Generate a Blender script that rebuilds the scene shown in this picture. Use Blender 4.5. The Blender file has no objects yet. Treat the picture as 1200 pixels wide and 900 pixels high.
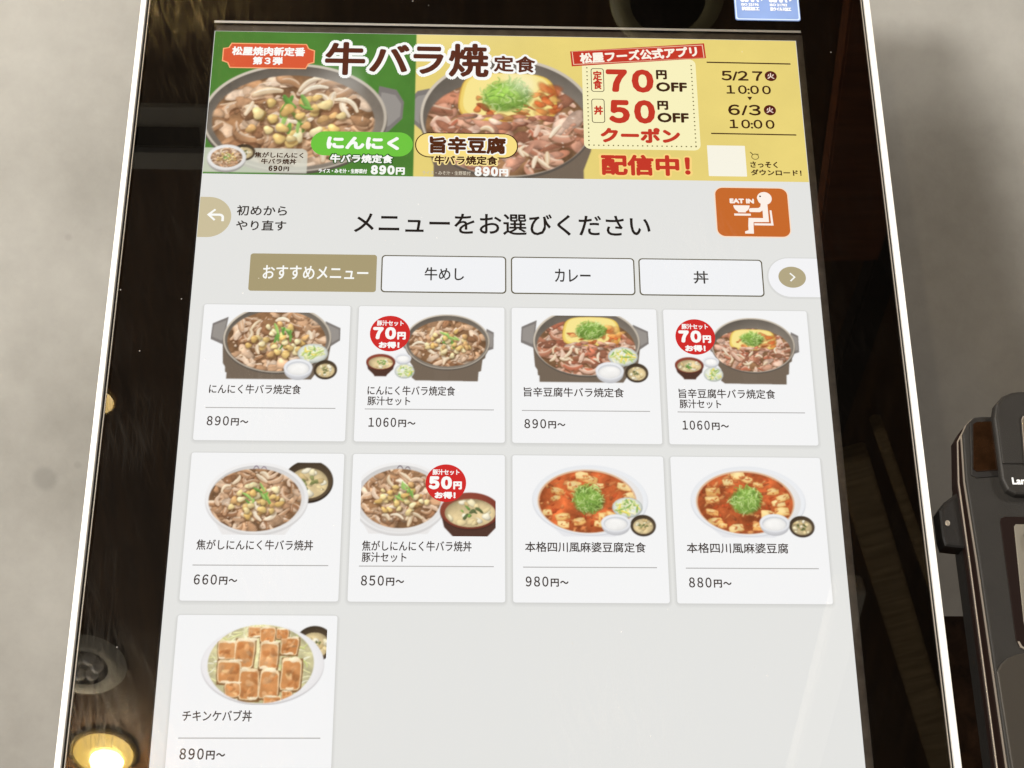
import bpy, bmesh, math, random
import numpy as np
from mathutils import Vector, Matrix

random.seed(7)
scene = bpy.context.scene
col = scene.collection

# ------------------------------------------------------------------ camera, world, lights, exposure
S = 0.336 / 1080.0            # one interface unit in metres: the display is 336 mm (1080 units) wide
VB = 2080.0                   # lower edge of the kiosk front, in interface units below the display's top
TILT = math.radians(30)       # the kiosk leans back
ROT = Matrix.Rotation(-TILT, 4, 'X')

cam_d = bpy.data.cameras.new('camera')
cam = bpy.data.objects.new('camera', cam_d)
col.objects.link(cam)
right = Vector((0.99940, -0.03427, -0.00453))
up = Vector((-0.01011, -0.41499, 0.90977))
fwd = Vector((0.03305, 0.90918, 0.41509))
rm = Matrix((right, up, -fwd)).transposed().to_4x4()
pos = Vector(((457.79 - 540) * S, -2424.33 * S, (VB - 1817.97) * S))
cam.matrix_world = ROT @ Matrix.Translation(pos) @ rm
cam_d.sensor_width = 36
cam_d.lens = 36 * 1865 / 1200
cam_d.clip_start = 0.02
cam_d.clip_end = 60
scene.camera = cam

world = bpy.data.worlds.new('World')
scene.world = world
world.use_nodes = True
bgn = world.node_tree.nodes['Background']
bgn.inputs[0].default_value = (1.0, 0.93, 0.83, 1)
bgn.inputs[1].default_value = 0.50

def area(name, loc, target, size, power, colour):
    l = bpy.data.lights.new(name, 'AREA')
    l.shape = 'DISK'; l.size = size; l.energy = power; l.color = colour
    o = bpy.data.objects.new(name, l)
    col.objects.link(o)
    o.location = loc
    o.rotation_euler = (Vector(target) - Vector(loc)).to_track_quat('-Z', 'Y').to_euler()
    return o
area('ceiling_lamp_light', (-1.55, -0.60, 1.80), (-0.45, 0.45, 0.5), 1.10, 62, (1.0, 0.965, 0.90))
area('added_front_light', (-1.85, -2.25, 1.84), (-0.2, 0.4, 0.4), 0.70, 172, (1.0, 0.965, 0.90))  # unseen lamp, added to soften the kiosk's shadow on the right wall
area('added_right_light', (1.75, -0.55, 1.82), (0.3, 0.1, 0.3), 0.35, 14, (1.0, 0.95, 0.87))  # unseen fill lamp added on the right

scene.view_settings.view_transform = 'Standard'
scene.view_settings.look = 'None'
scene.view_settings.exposure = 0
scene.view_settings.gamma = 1
scene.view_settings.use_curve_mapping = False
scene.cycles.use_denoising = True
scene.cycles.max_bounces = 8
scene.cycles.transparent_max_bounces = 24

# ------------------------------------------------------------------ helpers
def lin(c):
    return tuple((x / 255) / 12.92 if x / 255 <= 0.04045 else ((x / 255 + 0.055) / 1.055) ** 2.4 for x in c)

MATS = {}
BACKLIGHT = 1.10
def emis(rgb, k=1.0):
    key = ('e', rgb, k)
    if key in MATS: return MATS[key]
    m = bpy.data.materials.new('screen_%02x%02x%02x' % rgb); m.use_nodes = True
    nt = m.node_tree; nt.nodes.clear()
    e = nt.nodes.new('ShaderNodeEmission'); o = nt.nodes.new('ShaderNodeOutputMaterial')
    e.inputs[0].default_value = (*lin(rgb), 1); e.inputs[1].default_value = k * BACKLIGHT
    nt.links.new(e.outputs[0], o.inputs[0])
    m.cycles.emission_sampling = 'NONE'
    MATS[key] = m
    return m

def pbr(name, rgb, rough=0.5, metal=0.0, spec=0.5, noise=0.0, nscale=40.0, bump=0.0, bscale=300.0, coat=0.0):
    """rgb is linear base colour"""
    m = bpy.data.materials.new(name); m.use_nodes = True
    nt = m.node_tree; b = nt.nodes['Principled BSDF']
    b.inputs['Base Color'].default_value = (*rgb, 1)
    b.inputs['Roughness'].default_value = rough
    b.inputs['Metallic'].default_value = metal
    b.inputs['Specular IOR Level'].default_value = spec
    b.inputs['Coat Weight'].default_value = coat
    tc = nt.nodes.new('ShaderNodeTexCoord')
    if noise:
        n = nt.nodes.new('ShaderNodeTexNoise'); n.inputs['Scale'].default_value = nscale; n.inputs['Detail'].default_value = 6
        nt.links.new(tc.outputs['Object'], n.inputs['Vector'])
        mp = nt.nodes.new('ShaderNodeMapRange'); mp.inputs[1].default_value = 0.3; mp.inputs[2].default_value = 0.7
        mp.inputs[3].default_value = 1 - noise; mp.inputs[4].default_value = 1 + noise
        nt.links.new(n.outputs['Fac'], mp.inputs[0])
        mx = nt.nodes.new('ShaderNodeVectorMath'); mx.operation = 'SCALE'
        mx.inputs[0].default_value = rgb
        nt.links.new(mp.outputs[0], mx.inputs['Scale'])
        nt.links.new(mx.outputs[0], b.inputs['Base Color'])
    if bump:
        n2 = nt.nodes.new('ShaderNodeTexNoise'); n2.inputs['Scale'].default_value = bscale; n2.inputs['Detail'].default_value = 4
        nt.links.new(tc.outputs['Object'], n2.inputs['Vector'])
        bp = nt.nodes.new('ShaderNodeBump'); bp.inputs['Strength'].default_value = bump; bp.inputs['Distance'].default_value = 0.001
        nt.links.new(n2.outputs['Fac'], bp.inputs['Height'])
        nt.links.new(bp.outputs[0], b.inputs['Normal'])
    return m

def empty(name, loc=(0, 0, 0)):
    o = bpy.data.objects.new(name, None); col.objects.link(o); o.location = loc
    o.empty_display_size = 0.05
    return o

def link(name, me, mat=None, parent=None):
    o = bpy.data.objects.new(name, me); col.objects.link(o)
    if mat is not None: me.materials.append(mat)
    if parent is not None: o.parent = parent
    return o

def tag(o, label=None, cat=None, group=None, kind=None):
    if label: o['label'] = label
    if cat: o['category'] = cat
    if group: o['group'] = group
    if kind: o['kind'] = kind
    return o

def L(u, v, d=0.0):
    """interface units -> kiosk coordinates; d metres towards the viewer"""
    return ((u - 540) * S, -d, (VB - v) * S)

def rrect(u0, v0, u1, v1, r=0, n=6):
    if r <= 0: return [(u0, v0), (u1, v0), (u1, v1), (u0, v1)]
    pts = []
    for cx, cy, a0 in ((u0 + r, v0 + r, 180), (u1 - r, v0 + r, 270), (u1 - r, v1 - r, 0), (u0 + r, v1 - r, 90)):
        for i in range(n + 1):
            a = math.radians(a0 + 90 * i / n)
            pts.append((cx + r * math.cos(a), cy + r * math.sin(a)))
    return pts

def ell(cx, cy, rx, ry=None, n=40, a0=0, a1=360):
    ry = rx if ry is None else ry
    k = n if a1 - a0 >= 360 else n + 1
    return [(cx + rx * math.cos(math.radians(a0 + (a1 - a0) * i / n)), cy + ry * math.sin(math.radians(a0 + (a1 - a0) * i / n))) for i in range(k)]

def flat(name, polys, d, mat, parent):
    vs, fs = [], []
    for p in polys:
        # normal towards the viewer: wind counter-clockwise as seen from the front
        ar = sum(p[i][0] * p[(i + 1) % len(p)][1] - p[(i + 1) % len(p)][0] * p[i][1] for i in range(len(p)))
        q = p if ar < 0 else p[::-1]
        fs.append(list(range(len(vs), len(vs) + len(q))))
        vs += [L(u, v, d) for u, v in q]
    me = bpy.data.meshes.new(name); me.from_pydata(vs, [], fs); me.update()
    return link(name, me, mat, parent)

def ring(name, outer, inner, d, mat, parent):
    n = len(outer)
    vs = [L(u, v, d) for u, v in outer] + [L(u, v, d) for u, v in inner]
    fs = [[i, (i + 1) % n, n + (i + 1) % n, n + i][::-1] for i in range(n)]
    me = bpy.data.meshes.new(name); me.from_pydata(vs, [], fs); me.update()
    return link(name, me, mat, parent)

def slab(name, poly, d_front, d_back, mat, parent, bevel=0.0, seg=2, hole=None):
    """prism of an outline in the kiosk plane"""
    bm = bmesh.new()
    if hole:
        n = len(poly)
        rows = [[bm.verts.new(L(u, v, d)) for u, v in pl] for d in (d_front, d_back) for pl in (poly, hole)]
        fo, fi, bo, bi = rows
        for i in range(n):
            j = (i + 1) % n
            bm.faces.new((fo[i], fo[j], fi[j], fi[i])); bm.faces.new((bo[i], bi[i], bi[j], bo[j]))
            bm.faces.new((fo[i], bo[i], bo[j], fo[j])); bm.faces.new((fi[i], fi[j], bi[j], bi[i]))
    else:
        f = [bm.verts.new(L(u, v, d_front)) for u, v in poly]
        b = [bm.verts.new(L(u, v, d_back)) for u, v in poly]
        bm.faces.new(f); bm.faces.new(b[::-1])
        for i in range(len(poly)):
            j = (i + 1) % len(poly)
            bm.faces.new((f[i], b[i], b[j], f[j]))
    bmesh.ops.recalc_face_normals(bm, faces=bm.faces[:])
    if bevel:
        ed = [e for e in bm.edges if len(e.link_faces) == 2 and e.calc_face_angle(0) > math.radians(50)
              and all(abs(vv.co.y + d_front) < 1e-7 for vv in e.verts)]
        bmesh.ops.bevel(bm, geom=ed, offset=bevel, segments=seg, profile=0.6, affect='EDGES')
    me = bpy.data.meshes.new(name); bm.to_mesh(me); bm.free()
    for p in me.polygons: p.use_smooth = False
    return link(name, me, mat, parent)

def box(name, lo, hi, mat, parent=None, bevel=0.0):
    bm = bmesh.new(); bmesh.ops.create_cube(bm, size=1)
    for v in bm.verts:
        v.co = Vector([(lo[i] + hi[i]) / 2 + v.co[i] * (hi[i] - lo[i]) for i in range(3)])
    if bevel: bmesh.ops.bevel(bm, geom=bm.edges[:], offset=bevel, segments=2, affect='EDGES')
    me = bpy.data.meshes.new(name); bm.to_mesh(me); bm.free()
    return link(name, me, mat, parent)

def wide(t): return ''.join(chr(ord(c) + 0xFEE0) if c in '0123456789' else c for c in t)
TXT = {}
def glyphs(body, gap=1.0):
    key = (body, gap)
    if key not in TXT:
        cu = bpy.data.curves.new('t', 'FONT'); cu.body = body; cu.resolution_u = 3; cu.space_line = 0.9
        cu.space_character = gap
        o = bpy.data.objects.new('t', cu)
        m = o.to_mesh()
        v = np.array([x.co[:2] for x in m.vertices]); f = [list(p.vertices) for p in m.polygons]
        o.to_mesh_clear(); bpy.data.objects.remove(o); bpy.data.curves.remove(cu)
        TXT[key] = (v, f)
    return TXT[key]

def text(name, body, rect, d, mat, parent, bold=0.0, rot=0.0, gap=1.0, skew=0.0):
    """flat lettering fitted into rect = (u0, v0, u1, v1); bold = stroke growth in interface units"""
    v, f = glyphs(body, gap)
    u0, v0, u1, v1 = rect
    lo, hi = v.min(0), v.max(0)
    b = bold
    x = (u0 + b) + (v[:, 0] - lo[0]) / (hi[0] - lo[0]) * (u1 - u0 - 2 * b)
    y = (v1 - b) - (v[:, 1] - lo[1]) / (hi[1] - lo[1]) * (v1 - v0 - 2 * b)
    if skew: x = x - (y - (v0 + v1) / 2) * skew
    if rot:
        cx, cy = (u0 + u1) / 2, (v0 + v1) / 2
        c, s = math.cos(rot), math.sin(rot)
        x, y = cx + (x - cx) * c - (y - cy) * s, cy + (x - cx) * s + (y - cy) * c
    offs = [(0, 0)]
    if b:
        k = 8 if b < 2.5 else 14
        offs += [(b * math.cos(2 * math.pi * i / k), b * math.sin(2 * math.pi * i / k)) for i in range(k)]
    vs, fs = [], []
    for i, (ox, oy) in enumerate(offs):
        n = len(vs)
        vs += [L(a + ox, c_ + oy, d - i * 1.5e-6) for a, c_ in zip(x, y)]
        fs += [[q + n for q in p] for p in f]
    me = bpy.data.meshes.new(name); me.from_pydata(vs, [], fs); me.update()
    return link(name, me, mat, parent)

# ------------------------------------------------------------------ painter for the pictures shown on the display
rng = np.random.default_rng(11)
def tile(n=512):
    out = np.zeros((n, n)); amp = 1.0
    for g in (16, 32, 64, 128, 256):
        r = rng.random((g, g)); k = n // g
        i = np.arange(n) / k; a = np.floor(i).astype(int); t = i - a; t = t * t * (3 - 2 * t)
        r0 = r[a % g][:, a % g]; r1 = r[a % g][:, (a + 1) % g]; r2 = r[(a + 1) % g][:, a % g]; r3 = r[(a + 1) % g][:, (a + 1) % g]
        out += amp * ((r0 * (1 - t)[None] + r1 * t[None]) * (1 - t)[:, None] + (r2 * (1 - t)[None] + r3 * t[None]) * t[:, None])
        amp *= 0.62
    return (out - out.mean()) / out.std()
NOISE = tile()
C_ = lambda *c: np.array(c, float) / 255

def chaikin(p, n=2):
    for _ in range(n):
        q = []
        for i in range(len(p)):
            a, b = p[i], p[(i + 1) % len(p)]
            q += [(a[0] * .75 + b[0] * .25, a[1] * .75 + b[1] * .25), (a[0] * .25 + b[0] * .75, a[1] * .25 + b[1] * .75)]
        p = q
    return p

GAM = .84
class Canvas:
    def __init__(s, u0, v0, w, h, bg, step=1.0):
        s.u0, s.v0, s.w, s.h = u0, v0, w, h
        s.nx, s.ny = int(round(w / step)) + 1, int(round(h / step)) + 1
        s.X, s.Y = np.meshgrid(np.linspace(0, w, s.nx), np.linspace(0, h, s.ny))
        s.img = np.empty((s.ny, s.nx, 3)); s.img[:] = C_(*bg) ** (1 / GAM)
        s.st = step
    def win(s, x0, y0, x1, y1):
        a = max(0, int(x0 / s.st) - 1); b = min(s.nx, int(x1 / s.st) + 3)
        c = max(0, int(y0 / s.st) - 1); d = min(s.ny, int(y1 / s.st) + 3)
        return (slice(c, d), slice(a, b)) if a < b and c < d else None
    def put(s, sl, a, colr):
        a = a[..., None]
        s.img[sl] = s.img[sl] * (1 - a) + colr * a
    def blob(s, cx, cy, rx, ry, rot, c, wob=0.0, shade=0.35, edge=0.3, spec=0.0, alpha=1.0, soft=None, tex=0.0):
        R = max(rx, ry) * (1.15 + wob)
        sl = s.win(cx - R, cy - R, cx + R, cy + R)
        if sl is None: return
        dx, dy = s.X[sl] - cx, s.Y[sl] - cy
        co, si = math.cos(rot), math.sin(rot)
        px, py = (dx * co + dy * si) / rx, (-dx * si + dy * co) / ry
        rad = np.hypot(px, py); ang = np.arctan2(py, px)
        p1, p2 = rng.random(2) * 6.28
        bnd = 1 + wob * (0.6 * np.sin(2 * ang + p1) + 0.4 * np.sin(3 * ang + p2))
        q = rad / bnd
        w = soft if soft is not None else s.st * 0.9 / max(1e-6, min(rx, ry))
        a = np.clip((1 - q) / w + 0.5, 0, 1) * alpha
        lightf = 1 - shade * (0.75 * dy / R + 0.35 * dx / R) - edge * np.clip(q, 0, 1) ** 4
        if tex:
            o = rng.integers(0, 400, 2)
            nn = NOISE[(np.arange(sl[0].start, sl[0].stop) + o[0]) % 512][:, (np.arange(sl[1].start, sl[1].stop) + o[1]) % 512]
            lightf = lightf * (1 + tex * nn)
        cc = np.clip(C_(*c) * lightf[..., None], 0, 1)
        if spec:
            h = np.exp(-(((dx + R * 0.25) / (0.22 * R)) ** 2 + ((dy + R * 0.32) / (0.16 * R)) ** 2))
            cc = np.clip(cc + (h * spec)[..., None], 0, 1)
        s.put(sl, a, cc)
    def poly(s, pts, c, alpha=1.0, soft=1.0):
        pts = np.array(pts, float)
        sl = s.win(pts[:, 0].min(), pts[:, 1].min(), pts[:, 0].max(), pts[:, 1].max())
        if sl is None: return
        acc = np.zeros(s.X[sl].shape)
        for oy in (-.33, 0, .33):
            for ox in (-.33, 0, .33):
                X, Y = s.X[sl] + ox * s.st, s.Y[sl] + oy * s.st
                ins = np.zeros(X.shape, bool)
                for i in range(len(pts)):
                    x0, y0 = pts[i]; x1, y1 = pts[(i + 1) % len(pts)]
                    if y0 == y1: continue
                    cond = (Y < y0) != (Y < y1)
                    ins ^= cond & (X < (x1 - x0) * (Y - y0) / (y1 - y0) + x0)
                acc += ins
        s.put(sl, acc / 9 * alpha, C_(*c))
    def stroke(s, p0, p1, p2, w, c, shade=0.3, alpha=1.0, taper=0.4):
        t = np.linspace(0, 1, 9)[:, None]
        P = (1 - t) ** 2 * np.array(p0) + 2 * t * (1 - t) * np.array(p1) + t * t * np.array(p2)
        sl = s.win(P[:, 0].min() - w, P[:, 1].min() - w, P[:, 0].max() + w, P[:, 1].max() + w)
        if sl is None: return
        X, Y = s.X[sl], s.Y[sl]
        best = np.full(X.shape, 1e9); side = np.zeros(X.shape); tt = np.zeros(X.shape)
        for i in range(8):
            a, b = P[i], P[i + 1]; d = b - a; l2 = (d ** 2).sum() + 1e-9
            k = np.clip(((X - a[0]) * d[0] + (Y - a[1]) * d[1]) / l2, 0, 1)
            ex, ey = X - a[0] - k * d[0], Y - a[1] - k * d[1]
            r = np.hypot(ex, ey); m = r < best
            best[m] = r[m]; side[m] = ey[m]; tt[m] = ((i + k) / 8)[m]
        ww = w / 2 * (1 - taper * np.abs(2 * tt - 1) ** 2)
        al = np.clip((ww - best) / (s.st * 0.9) + 0.5, 0, 1) * alpha
        cc = np.clip(C_(*c) * (1 - shade * side / (w / 2) * 0.8)[..., None], 0, 1)
        s.put(sl, al, cc)
    def clip_begin(s): s._b = s.img.copy()
    def clip_end(s, cx, cy, rx, ry, soft=0.03):
        q = np.hypot((s.X - cx) / rx, (s.Y - cy) / ry)
        a = np.clip((1 - q) / soft + 0.5, 0, 1)[..., None]
        s.img = s._b * (1 - a) + s.img * a
    def grain(s, amt, cx, cy, rx, ry):
        o = rng.integers(0, 400, 2)
        q = np.hypot((s.X - cx) / rx, (s.Y - cy) / ry) < 1
        nn = NOISE[(np.arange(s.ny) * 2 + o[0]) % 512][:, (np.arange(s.nx) * 2 + o[1]) % 512]
        s.img = np.clip(s.img * (1 + amt * nn * q)[..., None], 0, 1)
    def build(s, name, d, parent):
        a = np.clip(s.img, 0, 1) ** GAM      # the bright rendering of the backlit panel
        for ax in (0, 1):       # the soft pixels of a photograph on a display
            p = np.pad(a, [(1, 1) if k == ax else (0, 0) for k in range(3)], mode='edge')
            n_ = a.shape[ax]
            a = .22 * p.take(range(0, n_), ax) + .56 * a + .22 * p.take(range(2, n_ + 2), ax)
        c = np.where(a <= 0.04045, a / 12.92, ((a + 0.055) / 1.055) ** 2.4)
        n = s.nx * s.ny
        co = np.empty((n, 3)); co[:, 0] = (s.u0 + s.X.ravel() - 540) * S; co[:, 1] = -d; co[:, 2] = (VB - s.v0 - s.Y.ravel()) * S
        i = (np.arange(s.ny - 1)[:, None] * s.nx + np.arange(s.nx - 1)[None]).ravel()
        q = np.stack([i + s.nx, i + s.nx + 1, i + 1, i], 1)
        me = bpy.data.meshes.new(name)
        me.vertices.add(n); me.vertices.foreach_set('co', co.ravel())
        me.loops.add(q.size); me.loops.foreach_set('vertex_index', q.ravel().astype(np.int32))
        me.polygons.add(len(q)); me.polygons.foreach_set('loop_start', (np.arange(len(q)) * 4).astype(np.int32))
        me.update(calc_edges=True); me.validate()
        at = me.color_attributes.new('print', 'FLOAT_COLOR', 'POINT')
        at.data.foreach_set('color', np.concatenate([c.reshape(-1, 3), np.ones((n, 1))], 1).ravel())
        return link(name, me, pic_mat(), parent)

def pic_mat():
    if 'pic' not in MATS:
        m = bpy.data.materials.new('screen_picture'); m.use_nodes = True
        nt = m.node_tree; nt.nodes.clear()
        a = nt.nodes.new('ShaderNodeVertexColor'); a.layer_name = 'print'
        e = nt.nodes.new('ShaderNodeEmission'); o = nt.nodes.new('ShaderNodeOutputMaterial')
        e.inputs[1].default_value = BACKLIGHT
        nt.links.new(a.outputs[0], e.inputs[0]); nt.links.new(e.outputs[0], o.inputs[0])
        m.cycles.emission_sampling = 'NONE'
        MATS['pic'] = m
    return MATS['pic']

def U(a, b): return a + (b - a) * rng.random()
def in_ell(cx, cy, rx, ry, k=1.0):
    a = U(0, 6.283); r = math.sqrt(rng.random()) * k
    return cx + rx * r * math.cos(a), cy + ry * r * math.sin(a)

MEAT = [(196, 150, 112), (172, 124, 86), (216, 178, 144), (146, 100, 68), (206, 162, 124), (226, 194, 164), (184, 136, 98)]
MEATR = [(202, 140, 112), (178, 112, 84), (218, 170, 144), (148, 92, 68), (208, 152, 122), (226, 186, 160), (188, 104, 76)]
ONION = [(236, 208, 170), (226, 196, 154), (242, 220, 188)]

def meat_bed(cv, cx, cy, rx, ry, pal, n=62, base=(136, 96, 64)):
    cv.blob(cx, cy, rx, ry, 0, base, shade=0.1, edge=0.2, tex=0.14)
    k = (rx * ry) ** 0.5
    for q in range(n * 2):
        x, y = in_ell(cx, cy, rx, ry, 0.99)
        c = pal[rng.integers(len(pal))]
        if q % 2:
            cv.blob(x, y, k * U(.10, .25), k * U(.06, .13), U(-1, 1), c, wob=.3, shade=.34, edge=.24, tex=.12)
        else:      # a folded slice: dark underside, pale fat edge
            a = U(0, 3.14); l = k * U(.22, .50); b = k * U(-.2, .2); w = k * U(.08, .15)
            p0 = np.array((x - l / 2 * math.cos(a), y - l / 2 * math.sin(a) * .75)); p2 = np.array((x + l / 2 * math.cos(a), y + l / 2 * math.sin(a) * .75)); p1 = np.array((x - b * math.sin(a), y + b * math.cos(a)))
            dn = np.array((0, w * .35))
            cv.stroke(p0 + dn, p1 + dn, p2 + dn, w * 1.1, (104, 66, 42), alpha=.6)
            cv.stroke(p0, p1, p2, w, c, shade=.25)
            cv.stroke(p0 - dn, p1 - dn, p2 - dn, w * .3, (234, 208, 180), alpha=.6)
    for _ in range(n // 2):
        x, y = in_ell(cx, cy, rx, ry, 0.95)
        cv.blob(x, y, k * U(.02, .06), k * U(.015, .035), U(-1.5, 1.5), pal[rng.integers(len(pal))], wob=.3, shade=.4, edge=.3)
        x, y = in_ell(cx, cy, rx, ry, 0.95)
        cv.blob(x, y, k * U(.02, .06), k * U(.01, .022), U(-1.5, 1.5), (92, 60, 38), alpha=.45, soft=.6)
        x, y = in_ell(cx, cy, rx, ry, 0.9)
        cv.blob(x, y, k * U(.012, .03), k * U(.008, .016), U(-1, 1), (250, 238, 220), alpha=.6, soft=.6, shade=0, edge=0)
def onions(cv, cx, cy, rx, ry, n):
    k = (rx * ry) ** 0.5
    for _ in range(n):
        x, y = in_ell(cx, cy, rx, ry, 0.9)
        a = U(0, 3.14); l = k * U(.24, .46); b = k * U(-.16, .16)
        p0 = (x - l / 2 * math.cos(a), y - l / 2 * math.sin(a) * .8); p2 = (x + l / 2 * math.cos(a), y + l / 2 * math.sin(a) * .8)
        p1 = (x - b * math.sin(a), y + b * math.cos(a) - k * .05)
        w = k * U(.08, .13)
        cv.stroke((p0[0], p0[1] + w * .3), (p1[0], p1[1] + w * .3), (p2[0], p2[1] + w * .3), w * 1.1, (128, 90, 60), alpha=.5)
        cv.stroke(p0, p1, p2, w, ONION[rng.integers(3)], shade=.22, alpha=.92)
        cv.stroke((p0[0], p0[1] - w * .15), (p1[0], p1[1] - w * .15), (p2[0], p2[1] - w * .15), w * .25, (250, 236, 212), alpha=.7)
def garlic(cv, cx, cy, rx, ry, n, K=None):
    k = K or (rx * ry) ** 0.5
    for i in range(n):
        a = i * 2.4 + U(-.4, .4); rr = math.sqrt((i + .5) / n)
        x, y = cx + rx * rr * math.cos(a) * U(.9, 1.1), cy + ry * rr * math.sin(a) * U(.9, 1.1)
        r = k * U(.07, .105)
        cv.blob(x + r * .15, y + r * .4, r * 1.1, r, 0, (112, 76, 40), alpha=.55, soft=.4)
        c = [(228, 188, 110), (238, 208, 140), (222, 176, 98), (242, 220, 164), (212, 162, 100)][rng.integers(5)]
        cv.blob(x, y, r * U(.9, 1.15), r * U(.7, .95), U(-1, 1), c, wob=.26, shade=.4, edge=.22, spec=.12, tex=.06)
def greens(cv, cx, cy, rx, ry, n, w=.05, K=None):
    k = K or (rx * ry) ** 0.5
    for _ in range(n):
        x, y = in_ell(cx, cy, rx, ry, 1.0)
        a = U(.3, 2.2); l = k * U(.14, .34)
        c = [(112, 158, 68), (84, 134, 54), (146, 186, 92), (98, 146, 62)][rng.integers(4)]
        cv.stroke((x - l / 2 * math.cos(a), y - l / 2 * math.sin(a)), (x + U(-.05, .05) * k, y + U(-.05, .05) * k), (x + l / 2 * math.cos(a), y + l / 2 * math.sin(a)), k * w * U(.7, 1.3), c, shade=.4)
def heap(cv, cx, cy, rx, ry, n=130):
    k = (rx * ry) ** 0.5
    cv.blob(cx, cy + ry * .06, rx * .95, ry * .92, 0, (120, 158, 60), wob=.08, shade=.3, edge=.2, tex=.16, soft=.3)
    for i in range(n):
        x, y = in_ell(cx, cy, rx, ry, 1.02)
        up_ = (cy - y) / ry
        base = np.array([(150, 186, 84), (180, 208, 116), (126, 168, 66), (98, 142, 52), (204, 224, 142)][rng.integers(5)])
        c = np.clip(base * (0.96 + .12 * up_), 0, 255)
        a = U(0, 6.28); l = k * U(.22, .5); q = U(-.22, .22) * k
        cv.stroke((x - l / 2 * math.cos(a), y - l / 2 * math.sin(a)), (x - q * math.sin(a), y + q * math.cos(a)), (x + l / 2 * math.cos(a), y + l / 2 * math.sin(a)), max(k * U(.04, .075), 1.3), c, shade=.3, alpha=.9)

def food_garlic(cv, cx, cy, rx, ry):
    k = (rx * ry) ** .5
    cv.clip_begin()
    meat_bed(cv, cx, cy, rx, ry, MEAT)
    onions(cv, cx, cy, rx * .92, ry * .92, 12)
    garlic(cv, cx + rx * .03, cy + ry * .02, rx * .62, ry * .56, 24, k)
    greens(cv, cx + rx * .05, cy - ry * .12, rx * .24, ry * .34, 10, .07, k)
    garlic(cv, cx + rx * .05, cy + ry * .08, rx * .5, ry * .36, 9, k)
    cv.grain(.04, cx, cy, rx, ry)
    cv.clip_end(cx, cy, rx, ry)

def food_tofu(cv, cx, cy, rx, ry, tofu):
    cv.clip_begin()
    meat_bed(cv, cx, cy, rx, ry, MEATR, 66)
    onions(cv, cx, cy + ry * .3, rx * .85, ry * .55, 12)
    cv.clip_end(cx, cy, rx, ry)
    tx, ty, tw, th = tofu
    cv.clip_begin()
    # a thick yellow slab of tofu with red sauce running off it
    for k, c in ((1.0, (206, 158, 62)), (.97, (236, 202, 96)), (.9, (246, 224, 132))):
        q = [(tx + tw * k * sx * (1 - .06 * (sy < 0)), ty + th * k * sy - (1 - k) * th * .6) for sx, sy in
             ((-.96, -.2), (-.86, -.72), (-.6, -.96), (0, -1), (.6, -.95), (.88, -.7), (.97, -.1), (.92, .65), (.72, .92), (0, 1.), (-.72, .94), (-.94, .6))]
        cv.poly(chaikin(q), c)
    for _ in range(9):
        cv.blob(tx + tw * U(.35, .9), ty + th * U(-.5, .7), tw * U(.08, .2), th * U(.1, .25), U(-.6, .6), [(206, 120, 52), (190, 84, 40), (226, 164, 84)][rng.integers(3)], wob=.3, shade=.2, alpha=.7, soft=.5, tex=.1)
    for _ in range(30):
        x, y = in_ell(tx + tw * .1, ty + th * .3, tw * .8, th * .55)
        cv.blob(x, y, tw * U(.05, .16), th * U(.05, .14), U(-.6, .6), [(196, 84, 40), (214, 124, 60), (172, 66, 34), (226, 160, 90)][rng.integers(4)], wob=.3, shade=.3, alpha=.8, tex=.15)
    for _ in range(16):
        x = U(-.8, .85); cv.blob(tx + tw * x, ty + th * U(.75, 1.05), tw * U(.08, .2), th * U(.05, .12), U(-.3, .3), MEATR[rng.integers(7)], wob=.25, shade=.5, tex=.15)
    cv.clip_end(cx, cy - ry * .1, rx * 1.05, ry * 1.15)
    heap(cv, tx - tw * .02, ty - th * .08, tw * .46, th * .66, 110)

def pot(cv, cx, cy, rx, ry, body=None, handles=()):
    if body:
        cv.poly(body, (100, 86, 72))
        b = np.array(body); x0, x1 = b[:, 0].min(), b[:, 0].max()
        m = [(x0 + (x1 - x0) * .3, b[:, 1].min()), (x0 + (x1 - x0) * .55, b[:, 1].min()), (x0 + (x1 - x0) * .5, b[:, 1].max()), (x0 + (x1 - x0) * .34, b[:, 1].max())]
        cv.poly(m, (106, 92, 78), alpha=.35)
    for h in handles:
        cv.poly(h, (112, 106, 102)); c = np.mean(h, 0)
        cv.poly([(c[0] + (p[0] - c[0]) * .8, c[1] + (p[1] - c[1]) * .74 - .4) for p in h], (138, 132, 126))
    cv.blob(cx, cy + ry * .035, rx * 1.005, ry * 1.01, 0, (82, 74, 66), shade=.05, edge=.05)
    cv.blob(cx, cy, rx, ry, 0, (190, 178, 160), shade=.12, edge=0)
    cv.blob(cx, cy + ry * .012, rx * .968, ry * .962, 0, (120, 110, 98), shade=-.3, edge=.15, tex=.03)

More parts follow.
